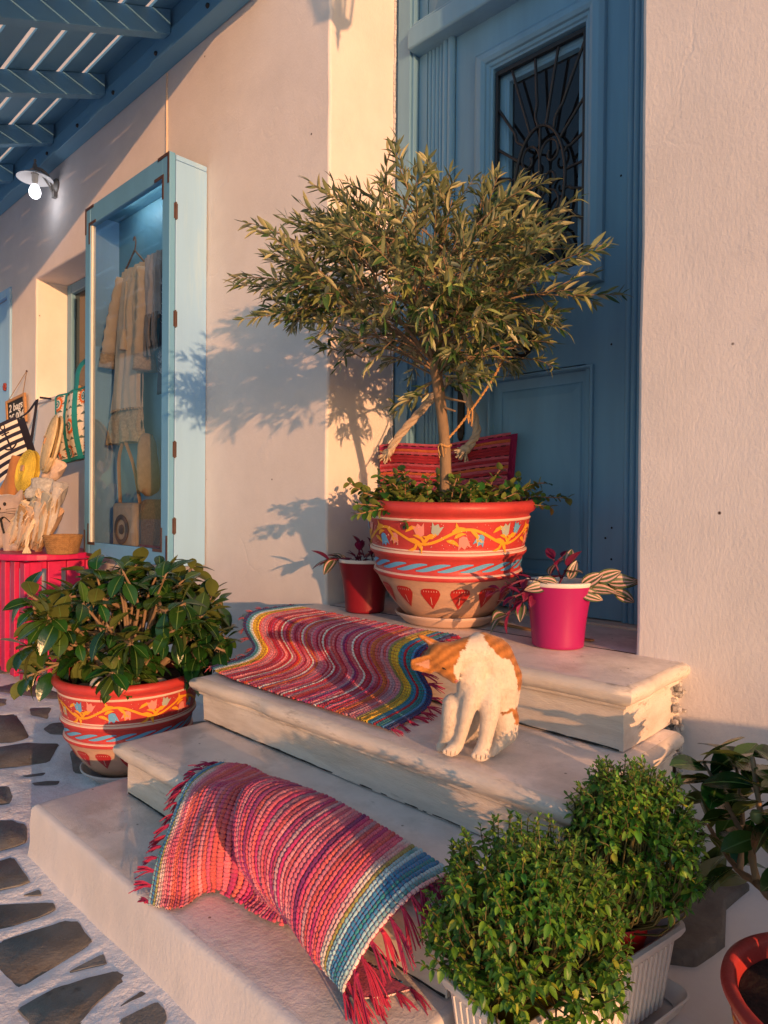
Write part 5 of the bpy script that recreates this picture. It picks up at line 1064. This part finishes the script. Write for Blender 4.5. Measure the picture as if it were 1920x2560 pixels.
mb = MB(); mb.box((0, 0, 0), (.42, .022, .006), M=Matrix.Translation((.80, .125, .6565)) @ Matrix.Rotation(rad(-6), 4, 'Z')); tag(mb.build('wood_batten', WOOD, smooth=False, bevel=.001), 'thin wooden strip lying on the landing behind the big pot', 'strip of wood')

# ================================================================ RAG RUGS
PAL = {'navy': (.025, .03, .12), 'blue': (.05, .23, .44), 'teal': (.03, .24, .26), 'sky': (.36, .56, .62), 'white': (.74, .66, .60), 'yellow': (.70, .40, .03), 'olive': (.30, .27, .08), 'orange': (.60, .14, .035), 'coral': (.68, .13, .11), 'pink': (.72, .26, .30), 'red': (.56, .022, .032), 'crimson': (.44, .014, .040), 'magenta': (.50, .035, .16), 'plum': (.26, .03, .16), 'mauve': (.45, .27, .32), 'rose': (.64, .11, .19), 'lime': (.42, .44, .16)}
def rag(n, dye=None):
    k = 'rag_%s_%s' % (n, dye or '')
    return mat(k, PAL[n], .85, .22, 18, .5, 130, col2=PAL[dye] if dye else None, mix=(.42, .62), cs=7, rnd=.16, sheen=.15)
WARP = mat('warp_thread_magenta', (.30, .015, .06), .9); WARPD = mat('warp_thread_dark', (.24, .02, .07), .9); FRNG = mat('pink_fringe_thread', (.55, .12, .14), .9, .2, 30, rnd=.2); FRNG2 = mat('magenta_fringe_thread', (.42, .025, .075), .9, .2, 30, rnd=.2)
def strip_surface(sections, nu, nv):
    """sections: list of (u, [points]) -> grid [nu][nv][3] interpolated smoothly in both directions"""
    us = [s_[0] for s_ in sections]; cols = np.array([spline(s_[1], nv) for s_ in sections])
    d = []
    for c in cols:                                        # even spacing along the drape
        l = np.r_[0, np.cumsum(np.linalg.norm(np.diff(c, axis=0), axis=1))]; t = np.linspace(0, l[-1], nv); d.append(np.stack([np.interp(t, l, c[:, i]) for i in range(3)], 1))
    cols = np.array(d); tt = np.interp(np.linspace(0, 1, nu), us, np.arange(len(us))); k = len(us); Q = np.concatenate([[2 * cols[0] - cols[1]], cols, [2 * cols[-1] - cols[-2]]]); out = []
    for t in tt:
        i = min(int(t), k - 2); u = t - i; a, b, c, e = Q[i:i + 4]; out.append(.5 * ((2 * b) + (c - a) * u + (2 * a - 5 * b + 4 * c - e) * u * u + (3 * b - a - 3 * c + e) * u ** 3))
    return np.array(out)
def rag_rug(label, sections, cols, warp, bead, seed_, tail=.5, back=None):
    random.seed(seed_); N = len(cols); nv = 160; G = strip_surface(sections, N * 2 + 1, nv)
    org = tuple(G[N, nv // 2]); t = thing('rag_rug', label, 'rug', org, 'rag rugs draped on the stairs')
    dU = np.gradient(G, axis=0); dV = np.gradient(G, axis=1); Nn = np.cross(dU, dV); Nn /= np.linalg.norm(Nn, axis=2)[..., None] + 1e-9
    if Nn[..., 2].mean() < 0: Nn = -Nn
    dVn = dV / (np.linalg.norm(dV, axis=2)[..., None] + 1e-9)
    for s_ in range(N):
        j = 2 * s_ + 1; c = G[j]; wv = (G[j + 1] - G[j - 1]) * .5; ln = np.r_[0, np.cumsum(np.linalg.norm(np.diff(c, axis=0), axis=1))]; L_ = ln[-1] + random.uniform(-.012, .012) * tail
        nb = max(8, int(L_ / bead)); rows = []; mids = []
        ph = random.uniform(0, 10); hgt = random.uniform(.0034, .0058); off = random.random()
        tt = []
        for b in range(nb): j0 = random.uniform(-.14, .14); k0 = random.uniform(.82, 1.12); tt += [(b + j0, .66, 1), (b + j0 + .09, .66, 0), (b + j0 + .24, .93 * k0, 0), (b + .55, 1. * k0, 0), (b + .80, .93 * k0, 0)]
        tt.append((nb, .5, 0)); S_ = np.clip(np.array([x[0] for x in tt]) / nb * L_, 0, ln[-1]); rr = np.array([x[1] for x in tt])
        ip = lambda A: np.stack([np.interp(S_, ln, A[:, i]) for i in range(3)], 1)
        c_, w_, n_ = ip(c), ip(wv), ip(Nn[j]); wob = np.array([nz(x * 9, ph) for x in S_]); lump = np.array([max(0, nz(x * 14, ph + 50) - .38) * 2.2 for x in S_])
        V = []
        for a in (-.35, .15, .9, 1.57, 2.24, 2.99, 3.49): V.append(c_ + w_ * (math.cos(a) * 1.10 * rr + .16 * wob)[:, None] + n_ * ((math.sin(a) * hgt * rr * (1 + lump)) + .0005)[:, None])
        P = np.stack(V, 1); mb = MB(); k = P.shape[1]; mb.add(P.reshape(-1, 3), []); m_ = tt
        for r_ in range(len(tt) - 1):
            for q in range(k - 1): mb.f.append((r_ * k + q, r_ * k + q + 1, (r_ + 1) * k + q + 1, (r_ + 1) * k + q)); mb.m.append(tt[r_][2])
        mb.f.append(tuple(range(k))); mb.m.append(0); mb.f.append(tuple((len(tt) - 1) * k + q for q in range(k - 1, -1, -1))); mb.m.append(0)
        mb.build('rag_strip', [cols[s_], warp], t, sharp=0)
    return t, G, Nn
def tassels(t, G, j, outdir, n, m, L_=.05, droop=.5, sl_=None, strands=7):
    e = G[j]; idx = np.linspace(2, len(e) - 3, n).astype(int) if sl_ is None else np.linspace(sl_[0], sl_[1], n).astype(int); inn = G[j - 6 if j > 0 else 6]
    for i in idx:
        p = Vector(e[i]); o = (p - Vector(inn[i])).normalized(); o = (o * .9 + Vector(outdir) * .4).normalized(); mb = MB(); jt = rv(.15); lt = L_ * random.uniform(.7, 1.25)
        for s_ in range(strands):
            d = (o + jt + rv(.16)).normalized(); q0 = p + rv(.0012); mb.tube(spline([q0, q0 + d * lt * .45 + Vector((0, 0, -droop * lt * .12)), q0 + d * lt + Vector((0, 0, -droop * lt * .6))], 5), [.0019, .0018, .0017, .0015, .0010], 4)
        mb.ball((p + o * .008)[:], .0042, 6); mb.build('tassel', m, t)
R1 = []
seq = ['navy', 'navy', 'blue', 'teal', 'sky', 'white', 'yellow', 'yellow', 'yellow', 'yellow', 'coral', 'coral', 'pink', 'pink', 'mauve']
mid = ['red', 'crimson', 'rose', 'red', 'pink', 'coral', 'crimson', 'red', 'white', 'red', 'magenta', 'crimson', 'red', 'orange', 'pink', 'rose', 'crimson', 'crimson', 'rose', 'red', 'white', 'rose', 'orange', 'crimson', 'red', 'mauve', 'rose', 'magenta', 'crimson', 'pink', 'red', 'white', 'crimson', 'rose', 'mauve', 'coral', 'red', 'crimson', 'magenta', 'rose', 'mauve', 'plum', 'magenta', 'pink', 'crimson', 'white', 'red', 'rose', 'crimson', 'mauve', 'magenta', 'crimson', 'red', 'rose', 'orange', 'orange']
end = ['coral', 'mauve', 'mauve', 'pink', 'pink', 'olive', 'yellow', 'yellow', 'yellow', 'teal', 'blue', 'crimson', 'teal', 'teal', 'blue', 'navy', 'navy']
random.seed(4)
for c_ in seq + mid + end: R1.append(rag(c_, random.choice((None, None, 'pink', 'red')) if c_ in ('red', 'crimson', 'rose', 'pink', 'mauve', 'magenta', 'coral') else None))
def r1sec(xb, xn, xf, yb, yf): return [(xb, yb, .667), (xb + (xn - xb) * .5, (yb - .37) * .5, .669), (xn, -.385, .667), (xn - .005, -.426, .648), (xn - .002, -.436, .612), (xn + .008, -.418, .570), (xn + .025, -.408, .535), (xn + (xf - xn) * .42, -.432, .508), (xn + (xf - xn) * .58, -.49, .496), (xn + (xf - xn) * .8, -.58, .4945), (xf, yf, .4945)]
rug1, G1, N1 = rag_rug('red striped rag rug draped from the landing over the step beside the cat',
    [(0, r1sec(-.02, .005, .075, -.165, -.635)), (.2, r1sec(.19, .20, .25, -.185, -.665)), (.5, r1sec(.43, .46, .52, -.205, -.67)), (.8, r1sec(.69, .73, .81, -.205, -.665)), (1, r1sec(.88, .925, 1.02, -.195, -.668))], R1, WARPD, .0105, 1)
tassels(rug1, G1, 0, (-1, 0, 0), 15, FRNG, .042, .6); tassels(rug1, G1, G1.shape[0] - 1, (1, 0, 0), 16, FRNG2, .045, .3)
R2 = []
seq2 = ['sky', 'blue', 'lime', 'white', 'white', 'pink', 'pink', 'rose', 'pink', 'coral', 'coral', 'rose', 'coral', 'rose', 'pink', 'coral', 'coral', 'pink', 'coral', 'rose', 'coral', 'rose', 'pink', 'coral', 'rose', 'rose', 'magenta', 'plum', 'rose', 'coral', 'pink', 'rose', 'mauve', 'coral', 'rose', 'pink', 'magenta', 'rose', 'plum', 'coral', 'pink', 'rose', 'magenta', 'mauve', 'rose', 'coral', 'pink', 'plum', 'rose', 'mauve', 'magenta', 'pink', 'rose', 'pink', 'pink', 'rose', 'plum', 'magenta', 'rose', 'mauve', 'coral', 'rose', 'magenta', 'rose', 'coral', 'rose', 'rose', 'white', 'white', 'olive', 'sky', 'sky', 'blue', 'blue', 'teal', 'blue', 'sky', 'sky', 'white']
for c_ in seq2: R2.append(rag(c_, {'rose': 'coral', 'coral': 'magenta', 'magenta': 'rose', 'pink': 'rose', 'white': 'pink', 'mauve': 'rose', 'plum': 'magenta', 'sky': 'teal'}.get(c_) if random.random() < .7 else None))
SEC2 = [(0, [(.553, -.893, .342), (.578, -.97, .348), (.609, -1.04, .335), (.633, -1.08, .295), (.678, -1.13, .262), (.735, -1.19, .232), (.775, -1.225, .195), (.800, -1.245, .173)]),
        (.16, [(.629, -.852, .342), (.68, -.95, .355), (.725, -1.05, .362), (.735, -1.09, .305), (.775, -1.14, .25), (.815, -1.17, .205), (.835, -1.185, .180), (.860, -1.205, .173)]),
        (.255, [(.728, -.855, .342), (.79, -.96, .372), (.845, -1.05, .392), (.86, -1.098, .338), (.872, -1.122, .275), (.862, -1.118, .22), (.852, -1.108, .185), (.858, -1.115, .173)]),
        (.335, [(.760, -.850, .342), (.80, -.94, .362), (.865, -1.01, .376), (.905, -1.045, .335), (.935, -1.058, .28), (.945, -1.058, .23), (.945, -1.068, .192), (.945, -1.095, .173)]),
        (.425, [(.800, -.842, .342), (.85, -.95, .392), (.915, -1.055, .418), (.975, -1.125, .392), (1.025, -1.155, .335), (1.030, -1.11, .25), (1.015, -1.07, .195), (1.005, -1.095, .173)]),
        (.60, [(.975, -.829, .342), (1.04, -.95, .378), (1.094, -1.06, .392), (1.105, -1.12, .350), (1.13, -1.14, .295), (1.135, -1.105, .225), (1.135, -1.065, .190), (1.14, -1.06, .174)]),
        (.80, [(1.189, -.849, .342), (1.235, -.96, .362), (1.275, -1.06, .368), (1.268, -1.12, .315), (1.262, -1.142, .250), (1.262, -1.13, .205), (1.268, -1.085, .182), (1.275, -1.03, .174)]),
        (1, [(1.407, -.887, .342), (1.412, -.96, .352), (1.414, -1.03, .352), (1.390, -1.09, .305), (1.372, -1.135, .245), (1.352, -1.138, .190), (1.386, -1.085, .176), (1.416, -1.02, .174)])]
rug2, G2, N2 = rag_rug('pink rag rug with blue ends slumped over the lowest steps', SEC2, R2, WARP, .0105, 2)
mb = MB(); Gb = G2[::2, ::4] - N2[::2, ::4] * .0035; mb.grid(Gb); mb.build('rug_underside', rag('rose', 'plum'), rug2, sharp=0)
mb = MB(); Gb = G1[::2, ::4] - N1[::2, ::4] * .002; mb.grid(Gb); mb.build('rug_underside', rag('crimson'), rug1, sharp=0)
tassels(rug2, G2, 0, (-1, -.2, 0), 15, FRNG2, .05, .7, strands=9); tassels(rug2, G2, G2.shape[0] - 1, (.8, -.2, -.2), 19, FRNG2, .06, .9, strands=9)
mb = MB(); mb.tube(spline([(1.40, -.90, .35), (1.43, -.87, .343), (1.475, -.86, .340)], 8), [.005, .004, .005, .006, .004, .005, .004, .002], 6); mb.build('loose_end', rag('blue'), rug2)

# ================================================================ CAT
cat_org = Vector((1.308, -.663, .487)); KU = .0002315; TOW = Vector((ax.x, ax.y, 0)).normalized(); TOW = Vector((-_F.x, -_F.y, 0)).normalized()
def cp(x, y, c): return cat_org + RGT * ((x - 820) * KU) + TOW * c + Vector((0, 0, (1530 - y) * KU + .377 * c))
def cl(*pts):
    out = []
    for a, b in zip(pts[:-1], pts[1:]): out.append((cp(a[0], a[1], a[3])[:], a[2] * KU, cp(b[0], b[1], b[3])[:], b[2] * KU))
    return out
cat = thing('cat', 'ginger and white cat sitting on the step, head bowed to lick its chest', 'cat', tuple(cat_org))
parts = []
parts += cl((850, 345, 185, -.03), (980, 430, 240, -.05), (1050, 620, 268, -.065), (1075, 840, 218, -.075), (1060, 1050, 185, -.085), (1000, 1200, 170, -.095))
parts += cl((1125, 1060, 155, -.055), (1130, 1210, 140, -.055), (1060, 1330, 85, -.04), (955, 1432, 56, -.022))
parts += cl((850, 1080, 170, -.095), (740, 1190, 140, -.11))
parts += cl((860, 360, 175, -.025), (700, 380, 150, -.01), (560, 430, 142, .005), (400, 465, 158, .012))
parts += cl((400, 465, 158, .012), (470, 560, 118, .02), (535, 655, 66, .022), (548, 690, 52, .022)) + cl((450, 480, 120, .02), (540, 560, 92, .015))
parts += cl((760, 480, 165, -.02), (730, 660, 150, -.01), (700, 830, 118, -.015), (640, 950, 95, -.02)) + cl((550, 930, 112, -.028), (535, 1060, 104, -.03), (525, 1200, 88, -.04), (480, 1340, 62, -.062), (440, 1385, 56, -.060))
parts += cl((770, 760, 120, .0), (720, 900, 96, .006), (685, 1040, 78, .004), (640, 1260, 62, -.014), (605, 1370, 64, -.022), (545, 1415, 70, -.022))
parts += cl((905, 780, 165, -.02), (920, 920, 128, .0), (920, 1050, 102, .004), (885, 1280, 76, .004), (855, 1390, 78, .006), (828, 1450, 84, .010))
for x, y, r_ in ((752, 1474, 36), (797, 1496, 38), (848, 1498, 38), (892, 1478, 35)): parts.append((cp(x, y, .020)[:], r_ * KU))
for x, y, r_ in ((466, 1430, 34), (505, 1450, 36), (552, 1453, 36), (596, 1436, 33)): parts.append((cp(x, y, -.016)[:], r_ * KU))
for x, y, r_ in ((925, 1448, 27), (955, 1462, 28), (990, 1452, 26)): parts.append((cp(x, y, -.014)[:], r_ * KU))
for tip, b1_, b2_, c_ in (((205, 238), (300, 305), (395, 325), .0), ((108, 555), (290, 470), (300, 625), .035)):
    for t in np.linspace(0, 1, 7): parts += cl((b1_[0] + (b2_[0] - b1_[0]) * t, b1_[1] + (b2_[1] - b1_[1]) * t, 30, c_ - .012 * math.sin(math.pi * t)), (tip[0] + 70 * (t - .5) * (b2_[0] - b1_[0]) / 150, tip[1] + 70 * (t - .5) * (b2_[1] - b1_[1]) / 150, 24, c_ + .004))
parts += cl((1060, 1270, 60, -.13), (900, 1330, 45, -.17), (700, 1360, 38, -.18), (560, 1370, 30, -.16))
catb, CV = remesh_obj(parts, 'body', None, cat, .0042, 7, .5)
ORANGE, WHITE, INNER = np.array((.50, .19, .045)), np.array((.74, .62, .50)), np.array((.58, .28, .18))
POLY = [[(120, 150), (760, 150), (690, 280), (610, 430), (560, 520), (535, 620), (590, 800), (230, 790), (60, 620)], [(820, 100), (1000, 100), (1450, 320), (1450, 800), (1240, 760), (1200, 600), (1150, 480), (1055, 465), (935, 385), (865, 240)], [(1040, 1015), (1330, 920), (1330, 1130), (1205, 1135), (1190, 1005), (1060, 1040)], [(400, 1290), (1000, 1290), (1000, 1330), (400, 1330)]]
def cat_uv(p):
    q = np.asarray(p) - np.array(cat_org); c = q @ np.array(TOW); return 820 + (q @ np.array(RGT)) / KU, 1530 - (q[2] - .377 * c) / KU, c
def cat_col(p):
    x, y, c = cat_uv(p); jx, jy = 26 * nz(p[0] * 70, p[1] * 70, p[2] * 70), 26 * nz(p[0] * 70 + 9, p[1] * 70, p[2] * 70)
    o = any(inside((x + jx, y + jy), P) for P in POLY[:3]) or (c < -.14 and y > 1250)
    if o:
        s_ = .82 + .22 * math.sin((x * .6 + y) * .055 + 3 * nz(p[0] * 20, p[1] * 20, p[2] * 20)); return ORANGE * s_ * (1 + .25 * nz(p[0] * 150, p[1] * 150, p[2] * 150))
    return WHITE * (1 + .06 * nz(p[0] * 90, p[1] * 90, p[2] * 90))
FURM = mat('cat_fur', (1, 1, 1), .85, .12, 60, .25, 200, attr='fur_colour', spec=.2, sheen=.2); catb.data.materials.clear(); catb.data.materials.append(FURM)
cc = np.array([np.r_[cat_col(p), 1] for p in CV]); catb.data.update(); NV_ = np.empty(len(CV) * 3); catb.data.vertices.foreach_get('normal', NV_); NV_ = NV_.reshape(-1, 3)
for i in range(len(CV)):                                   # pink skin inside the ears
    x, y, c = cat_uv(CV[i])
    if x < 420 and y < 700 and NV_[i] @ np.array(TOW) > .25 and any(inside((x, y), T_) for T_ in ([(135, 553), (280, 505), (285, 600)], [(222, 258), (300, 300), (350, 318), (300, 325)])): cc[i, :3] = INNER * (.8 + .3 * (x - 130) / 200)
ca_ = catb.data.color_attributes.new('fur_colour', 'FLOAT_COLOR', 'POINT'); ca_.data.foreach_set('color', cc.ravel())
rg = np.random.default_rng(2); idx = rg.integers(0, len(CV), 24000); FV, FF, FC, FN = [], [], [], []
flow0 = np.array(Vector((0, 0, -1)) + RGT * .25)
for k, i in enumerate(idx):
    p = CV[i] + rg.normal(0, .0012, 3); n_ = NV_[i]; x, y, c = cat_uv(p); fl = flow0.copy()
    if x < 620 and y < 760: fl = np.array(RGT * .8 + Vector((0, 0, -.2)))
    if y > 1380: fl = fl * .3
    fl = fl - n_ * (fl @ n_); l = np.linalg.norm(fl); fl = fl / l if l > 1e-5 else fl; L_ = rg.uniform(.0040, .0070) * (.5 if (y > 1330 or (x < 420 and y < 700)) else 1.); d = fl + n_ * rg.uniform(.04, .14) + rg.normal(0, .06, 3); d /= np.linalg.norm(d); sd_ = np.cross(d, n_); sd_ = sd_ / (np.linalg.norm(sd_) + 1e-9) * .00034
    b = len(FV); FV += [p - sd_ - n_ * .0008, p + sd_ - n_ * .0008, p + d * L_ * .55 + sd_ * .7, p + d * L_ * .55 - sd_ * .7, p + d * L_ - n_ * L_ * .12]; FF += [(b, b + 1, b + 2, b + 3), (b + 3, b + 2, b + 4)]; col_ = np.r_[cc[i, :3] * rg.uniform(.9, 1.12), 1]; FC += [col_] * 5; FN += [n_] * 5
me = bpy.data.meshes.new('fur'); me.from_pydata((np.array(FV) - np.array(cat_org)).tolist(), [], FF); me.materials.append(FURM); a_ = me.color_attributes.new('fur_colour', 'FLOAT_COLOR', 'POINT'); a_.data.foreach_set('color', np.array(FC).ravel())
me.polygons.foreach_set('use_smooth', [True] * len(FF)); me.normals_split_custom_set_from_vertices([tuple(q) for q in FN]); fo = bpy.data.objects.new('fur', me); COL.objects.link(fo); fo.parent = cat; fo['kind'] = 'stuff'
TOE = mat('toe_crease', (.30, .19, .13), .9)
for (x, y, c_) in ((775, 1492, .0295), (821, 1504, .0300), (868, 1496, .0295), (486, 1444, -.0075), (529, 1458, -.0070), (574, 1450, -.0075)):
    mb = MB(); mb.tube([cp(x + 2, y - 34, c_ - .001)[:], cp(x, y - 10, c_)[:], cp(x - 1, y + 16, c_ - .001)[:]], [.0004, .0009, .0005], 5); mb.build('toe_crease', TOE, cat)
mb = MB(); q = cp(558, 712, .030); mb.ball(q[:], (.0055, .0055, .0045), 8); mb.build('nose', mat('pink_nose', (.45, .16, .13), .5), cat)
for (x, y, c_) in ((430, 600, .047), (565, 600, .030)):
    mb = MB(); a, b = cp(x - 18, y - 10, c_), cp(x + 18, y + 10, c_); mb.tube([a[:], ((a + b) / 2 + TOW * .002)[:], b[:]], [.0008, .0018, .0008], 5); mb.build('closed_eye', BLK, cat)

# ================================================================ PLANTER WITH BASIL
plt_ = thing('planter_box', 'white ribbed plastic planter box standing at the foot of the stairs', 'planter', (1.637, -.828, .088)); ORG[plt_.name] = Vector((0, 0, 0)); plt_.rotation_euler.z = rad(79.7); plt_.scale = (1.10, 1.10, 1.0)
WPL = mat('white_planter_plastic', (.70, .63, .58), .4, .04, 6, .05, 80)
def rrect(L_, W_, r_, n=7): return [(cx * (L_ / 2 - r_) + r_ * math.cos(rad(a0 + 90 * k / n)), cy * (W_ / 2 - r_) + r_ * math.sin(rad(a0 + 90 * k / n))) for cx, cy, a0 in ((1, 1, 0), (-1, 1, 90), (-1, -1, 180), (1, -1, 270)) for k in range(n + 1)]
def ring_stack(mb, rings, cap0=True):
    n = len(rings[0]); k0 = mb.n; mb.add([p for r_ in rings for p in r_], [(i * n + j, i * n + (j + 1) % n, (i + 1) * n + (j + 1) % n, (i + 1) * n + j) for i in range(len(rings) - 1) for j in range(n)])
    if cap0: mb.f.append(tuple(k0 + n - 1 - j for j in range(n))); mb.m.append(0)
def rr3(L_, W_, r_, z): return [(x, y, z) for x, y in rrect(L_, W_, r_)]
mb = MB(); ring_stack(mb, [rr3(.40, .125, .018, .020), rr3(.435, .150, .02, .155), rr3(.437, .152, .02, .158), rr3(.452, .168, .022, .162), rr3(.462, .178, .024, .172), rr3(.460, .176, .024, .180), rr3(.446, .162, .02, .182), rr3(.434, .148, .02, .176), rr3(.425, .140, .02, .15), rr3(.40, .12, .02, .06)]); mb.build('box_body', WPL, plt_, sharp=35)
for s_ in (-1, 1):
    for k in range(26):
        x = -.188 + k * .01505; mb = MB(); f0, f1 = x * .93, x; mb.tube([(f0, s_ * .0635, .024), (f1, s_ * .0752, .152)], .0032, 5); mb.build('rib', WPL, plt_)
    for k in range(8): y = -.052 + k * .0149; mb = MB(); mb.tube([(s_ * .2005, y * .88, .024), (s_ * .2172, y, .152)], .0032, 5); mb.build('rib', WPL, plt_)
mb = MB(); ring_stack(mb, [rr3(.40, .128, .02, .002), rr3(.45, .168, .024, .010), rr3(.468, .186, .026, .034), rr3(.474, .192, .026, .040), rr3(.468, .186, .026, .042), rr3(.455, .174, .024, .030), rr3(.43, .15, .02, .012)]); tr_ = mb.build('drip_tray', WPL, plt_, sharp=35)
def wpt(x, y, z): a = rad(79.7); return Vector((1.637 + x * math.cos(a) - y * math.sin(a), -.828 + x * math.sin(a) + y * math.cos(a), .088 + z))
for nm, lb, xx, col_ in (('red_nursery_pot', 'bright red round pot inside the far end of the planter', .135, (.50, .012, .012)), ('yellow_nursery_pot', 'yellow round pot inside the near end of the planter', -.125, (.52, .36, .02))):
    c_ = wpt(xx, 0, .03); t = thing(nm, lb, 'flowerpot', tuple(c_)); ORG[t.name] = Vector((0, 0, 0)); mb = MB(); mb.lathe([(.045, .0), (.062, .135), (.0655, .14), (.067, .163), (.064, .167), (.060, .160), (.058, .14)], 40, cap0=True); mb.build('pot_body', mat(nm + '_plastic', col_, .35, .04), t, sharp=50); mb = MB(); mb.lathe([(.001, .150), (.06, .145)], 24); mb.build('soil', SOIL, t)
BSL = [leaf_mesh('basil_leaf', L_, W_, mat(n_, c_, .42, .12, 30, rnd=.22, under=(.13, .20, .05), trans=.18, spec=.4), fold=.3, curl=cu, prof=lambda t: math.sin(math.pi * t ** .8) ** .85, ns=4) for L_, W_, n_, c_, cu in ((.0212, .0112, 'basil_green', (.11, .285, .026), .25), (.0185, .0100, 'basil_light', (.20, .40, .036), .15), (.020, .0105, 'basil_dark', (.06, .20, .028), .35), (.019, .0100, 'basil_yellow', (.38, .44, .045), .3))]
def basil(nm, label, c, r3, base, n, seed_):
    random.seed(seed_); t = thing(nm, label, 'plant', base); c = Vector(c); Ms = []; mb = MB(); kinds = []
    for k in range(n):
        d = rv(1.).normalized()
        if d.z < -.55: d.z = -d.z
        lob = .20 * nz(d.x * 2.3 + seed_ * 7, d.y * 2.3, d.z * 2.3); q = random.uniform(.82, 1.04) + lob if random.random() < .84 else random.uniform(.4, .8)
        tip = c + Vector((d.x * r3[0], d.y * r3[1], d.z * r3[2])) * q; dd = (d * .7 + Vector((0, 0, .75)) + rv(.18)).normalized(); b0_ = Vector(base) + Vector((random.uniform(-.03, .03), random.uniform(-.03, .03), 0))
        mb.tube(spline([b0_, (b0_ + tip) / 2 + Vector((d.x, d.y, -.1)) * .04, tip - dd * .03, tip], 8), [.0022, .002, .0018, .0016, .0014, .0012, .001, .001], 4)
        side = dd.orthogonal().normalized(); side.rotate(Quaternion(dd, random.uniform(0, 6.3)))
        for lv in range(5):
            p = tip - dd * (.0085 * lv); side.rotate(Quaternion(dd, 1.57)); op_ = .35 + .22 * lv
            for sg in (1, -1):
                ld = (dd * (1.15 - op_) + side * sg * op_ + rv(.1) - Vector((0, 0, .10 * lv))).normalized(); Ms.append(leaf_M(p, ld, (.50 + .15 * lv) * random.uniform(.85, 1.2), random.uniform(-.4, .4)))
    meshes = []
    for i in range(len(Ms)): meshes.append(random.choices(range(4), (5, 5, 3, .7 if seed_ == 1 else 1.3))[0])
    # meshes are indexed by leaf order: build a repeating list that carries the chosen kinds
    place_leaves(t, [BSL[m_] for m_ in meshes[:97]], Ms, 'leaf', 300); mb.build('stems', mat('basil_stem', (.12, .10, .03), .7), t); return t
basil('basil_plant', 'bushy light green basil filling the near end of the white planter', (1.628, -.968, .372), (.180, .165, .158), tuple(wpt(-.125, 0, .178)), 540, 1)
basil('basil_plant', 'taller dark green basil in the red pot at the planter far end', (1.690, -.685, .440), (.135, .130, .155), tuple(wpt(.135, 0, .178)), 430, 2)
for o in bpy.data.objects:
    if o.name.startswith('basil_plant'): o['group'] = 'basil plants in the white planter'

# ================================================================ POT AND SHRUB AT THE RIGHT EDGE
painted_pot('coral pot at the right edge beside the white planter', (2.075, -.735, .070), .58, (0, 0, 2.0), ph0=0.)
rs = thing('dark_shrub', 'dark glossy shrub with crooked branches growing from the pot at right', 'shrub', (2.06, -.73, .29))
mb = MB(); random.seed(31); tips = []
def br_(pts, r0_, r1_, tip=True, mids=()):
    P = [Vector(p) for p in spline(pts, 16)]; mb.tube(P, np.linspace(r0_, r1_, 16) * np.array([1 + .14 * math.sin(q * 2.3 + r0_ * 900) for q in range(16)]), 8)
    d = (P[-1] - P[-3]).normalized()
    if tip: tips.append((P[-1], d))
    for m_ in mids: tips.append((P[m_], d))
br_([(2.06, -.73, .29), (2.01, -.68, .36), (1.95, -.62, .375), (1.885, -.55, .375)], .011, .009, False)
br_([(1.885, -.55, .375), (1.87, -.53, .42), (1.885, -.525, .47), (1.870, -.51, .55), (1.86, -.50, .60)], .008, .0045, True, (8, 11))
br_([(1.885, -.55, .375), (1.84, -.50, .36), (1.79, -.44, .365), (1.745, -.40, .39)], .008, .004, True, (9,))
br_([(1.87, -.53, .42), (1.82, -.48, .46), (1.78, -.45, .50), (1.745, -.44, .545)], .006, .003, True, (8, 12))
br_([(1.885, -.525, .47), (1.93, -.52, .53), (1.955, -.53, .60)], .006, .003, True, (8, 12))
br_([(1.95, -.62, .385), (1.98, -.60, .46), (1.99, -.60, .55)], .007, .004, True, (8, 12))
br_([(1.84, -.50, .36), (1.83, -.45, .43), (1.815, -.42, .50), (1.80, -.41, .56)], .006, .003, True, (7, 11))
br_([(2.01, -.68, .36), (2.06, -.70, .47), (2.07, -.70, .56)], .007, .004, True, (9,))
br_([(2.06, -.73, .29), (2.14, -.80, .46), (2.20, -.76, .56)], .009, .004, True, (6, 10, 13))
br_([(2.06, -.73, .29), (2.15, -.88, .44), (2.22, -.90, .50)], .008, .004, True, (8, 12))
Ms = []
for tip, d in tips:
    perp = d.orthogonal().normalized(); ph = random.uniform(0, 6.3)
    for k in range(random.randint(4, 6)):
        pv = perp.copy(); pv.rotate(Quaternion(d, ph + k * 2.4)); ld = (d * random.uniform(.15, .6) + pv * .9 + Vector((0, 0, random.uniform(-.4, .3)))).normalized(); p = tip - d * .010 * k; Ms.append(leaf_M(p, ld, random.uniform(.75, 1.15), random.uniform(-.5, .5)))
place_leaves(rs, SL_, Ms); mb.build('branches', BARK, rs, sharp=0)
for c_ in ((1.885, -.56, .505), (1.95, -.54, .61)):
    mb = MB(); mb.lathe([(.003, -.012), (.010, -.006), (.012, .004), (.009, .012), (.004, .014), (.001, .012)], 12, c=c_); mb.build('seed_pod', mat('pod_green', (.14, .17, .06), .6), rs)
